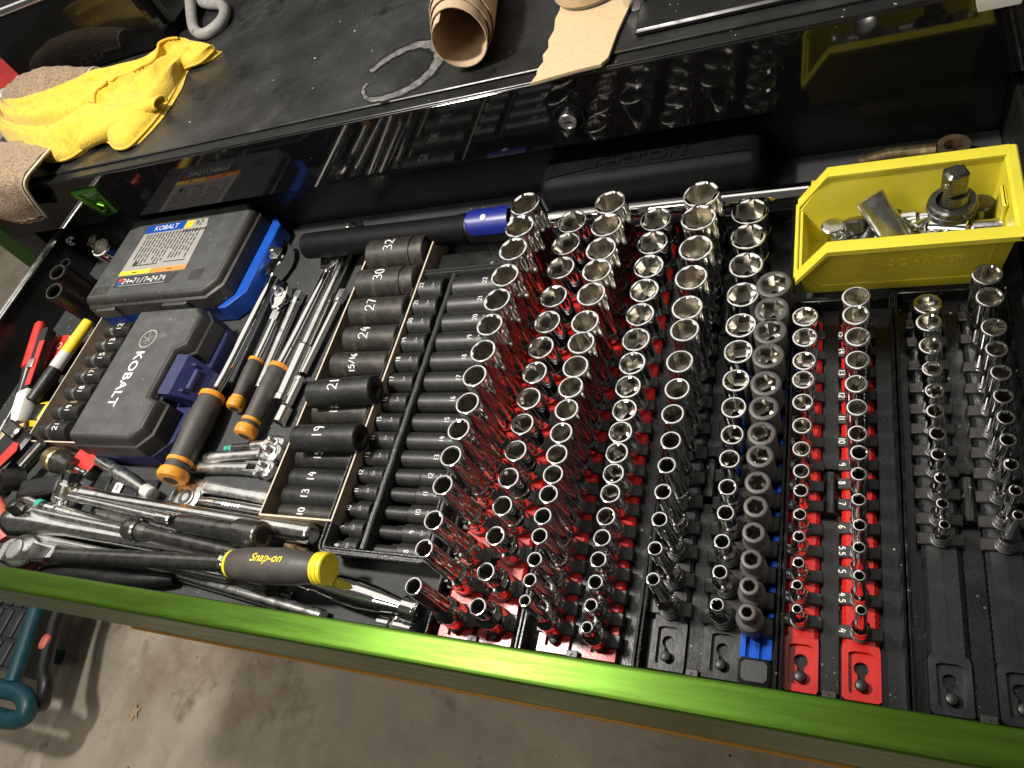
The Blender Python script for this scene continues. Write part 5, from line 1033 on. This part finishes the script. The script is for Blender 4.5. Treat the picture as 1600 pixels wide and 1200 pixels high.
# tan towels
def sheet(name, lab, ctrl, nu, nv, th, mat, seed):
    # ctrl: rows of points
    rows = [resample(smooth(r, 5), nu) for r in ctrl]; cols = [resample(smooth([r[i] for r in rows], 5), nv) for i in range(nu)]
    mb = MB(); 
    for s_ in (0, 1):
        for i in range(nu):
            for j in range(nv): mb.v.append(cols[i][j]+V((0, 0, 1.6*noise3(i*.5, j*.4, seed)))+V((0, -th*s_*.5, th*s_)))
    for i in range(nu-1):
        for j in range(nv-1): a = i*nv+j; mb.f.append((a, a+1, a+nv+1, a+nv)); a += nu*nv; mb.f.append((a, a+nv, a+nv+1, a+1))
    ed = [i*nv for i in range(nu)]+[(nu-1)*nv+j for j in range(1, nv)]+[i*nv+nv-1 for i in range(nu-2, -1, -1)]+[j for j in range(nv-2, 0, -1)]
    for k in range(len(ed)): a, b = ed[k], ed[(k+1) % len(ed)]; mb.f.append((a, a+nu*nv, b+nu*nv, b))
    mb.mi = [0]*len(mb.f); t = thing(name, lab, 'towel', ctrl[0][0], 'tan towels under the yellow cloth'); part(mb, 'fabric', mat, t, angle=180)
    part(MB().tube([cols[-1][j]+V((1, -1, th*.6)) for j in range(nv)], 2.0, 7), 'hem', 'towel_hem', t, angle=180); return t
sheet('towel', 'tan towel hanging over the left front corner of the cabinet', [[(-1290, 700, 186), (-1230, 690, 196), (-1150, 680, 196), (-1060, 672, 182)], [(-1275, 640, 190), (-1210, 630, 204), (-1130, 625, 205), (-1045, 622, 190)], [(-1240, 600, 186), (-1185, 590, 196), (-1120, 586, 198), (-1060, 590, 184)], [(-1215, 588, 158), (-1170, 580, 160), (-1120, 578, 160), (-1076, 586, 158)], [(-1195, 590, 134), (-1165, 586, 124), (-1130, 584, 122), (-1098, 590, 122)]], 34, 34, 8, 'towel', 1)
sheet('towel', 'brown towel bunched between the toolbox and the yellow cloth', [[(-1352, 888, 172), (-1300, 892, 172), (-1220, 890, 172), (-1120, 876, 170)], [(-1346, 874, 188), (-1290, 876, 198), (-1215, 874, 200), (-1120, 864, 184)], [(-1334, 848, 192), (-1280, 848, 204), (-1205, 848, 204), (-1120, 846, 186)], [(-1316, 806, 176), (-1270, 800, 182), (-1210, 806, 182), (-1130, 826, 174)]], 34, 24, 8, 'towel', 3)

# ================================================================ on the floor at the left
t = thing('tool_cart', 'teal plastic cart with dark slatted panels on the floor at the left', 'cart', (-1950, 100, -900))
part(MB().add([(x, y, z) for z in (-720, -664) for x, y in ((-2160, 0), (-1778, -6), (-1868, 290), (-2160, 290))], [(3, 2, 1, 0), (4, 5, 6, 7), (0, 1, 5, 4), (1, 2, 6, 5), (2, 3, 7, 6), (3, 0, 4, 7)]), 'body', 'slate', t)
for y0_, y1_ in ((4, 58), (66, 130), (138, 205), (213, 284)):
    xa = -1786-(y0_+y1_)/2*.30
    for k in range(6): part(MB().box((xa-34-k*42, y0_, -663.5), (xa-2-k*42, y1_, -652), 2.5), 'slat', 'slate', t)
part(MB().tube([V((-1856, 292, -648)), V((-1818, 160, -648)), V((-1758, -22, -648))], 17, 12), 'frame', 'teal', t)
part(MB().tube(smooth([(-2160, -42, -650), (-1850, -42, -650), (-1790, -40, -650), (-1724, -38, -652), (-1690, -52, -656), (-1684, -76, -664), (-1720, -92, -670), (-1800, -96, -670), (-2160, -98, -670)], 5), 21, 14), 'handle', 'teal', t)
for x, y in ((-2140, 20), (-1990, 60), (-2140, 270), (-1990, 270)): part(MB().box((x-18, y-18, -899), (x+18, y+18, -721), 3), 'leg', 'teal', t)
part(MB().tube(smooth([(-1800, 260, -690), (-1775, 150, -680), (-1745, 85, -675), (-1716, 28, -672), (-1680, -10, -672), (-1686, -46, -690), (-1730, -50, -720)], 5), 17, 12), 'hose', 'plastic_black', t)
part(MB().box((-1750, 58, -668), (-1728, 92, -652), 5), 'tag', 'salmon', t); part(MB().box((-1990, 110, -651.5), (-1970, 200, -648), 1), 'stripe', 'yellow_plastic', t)
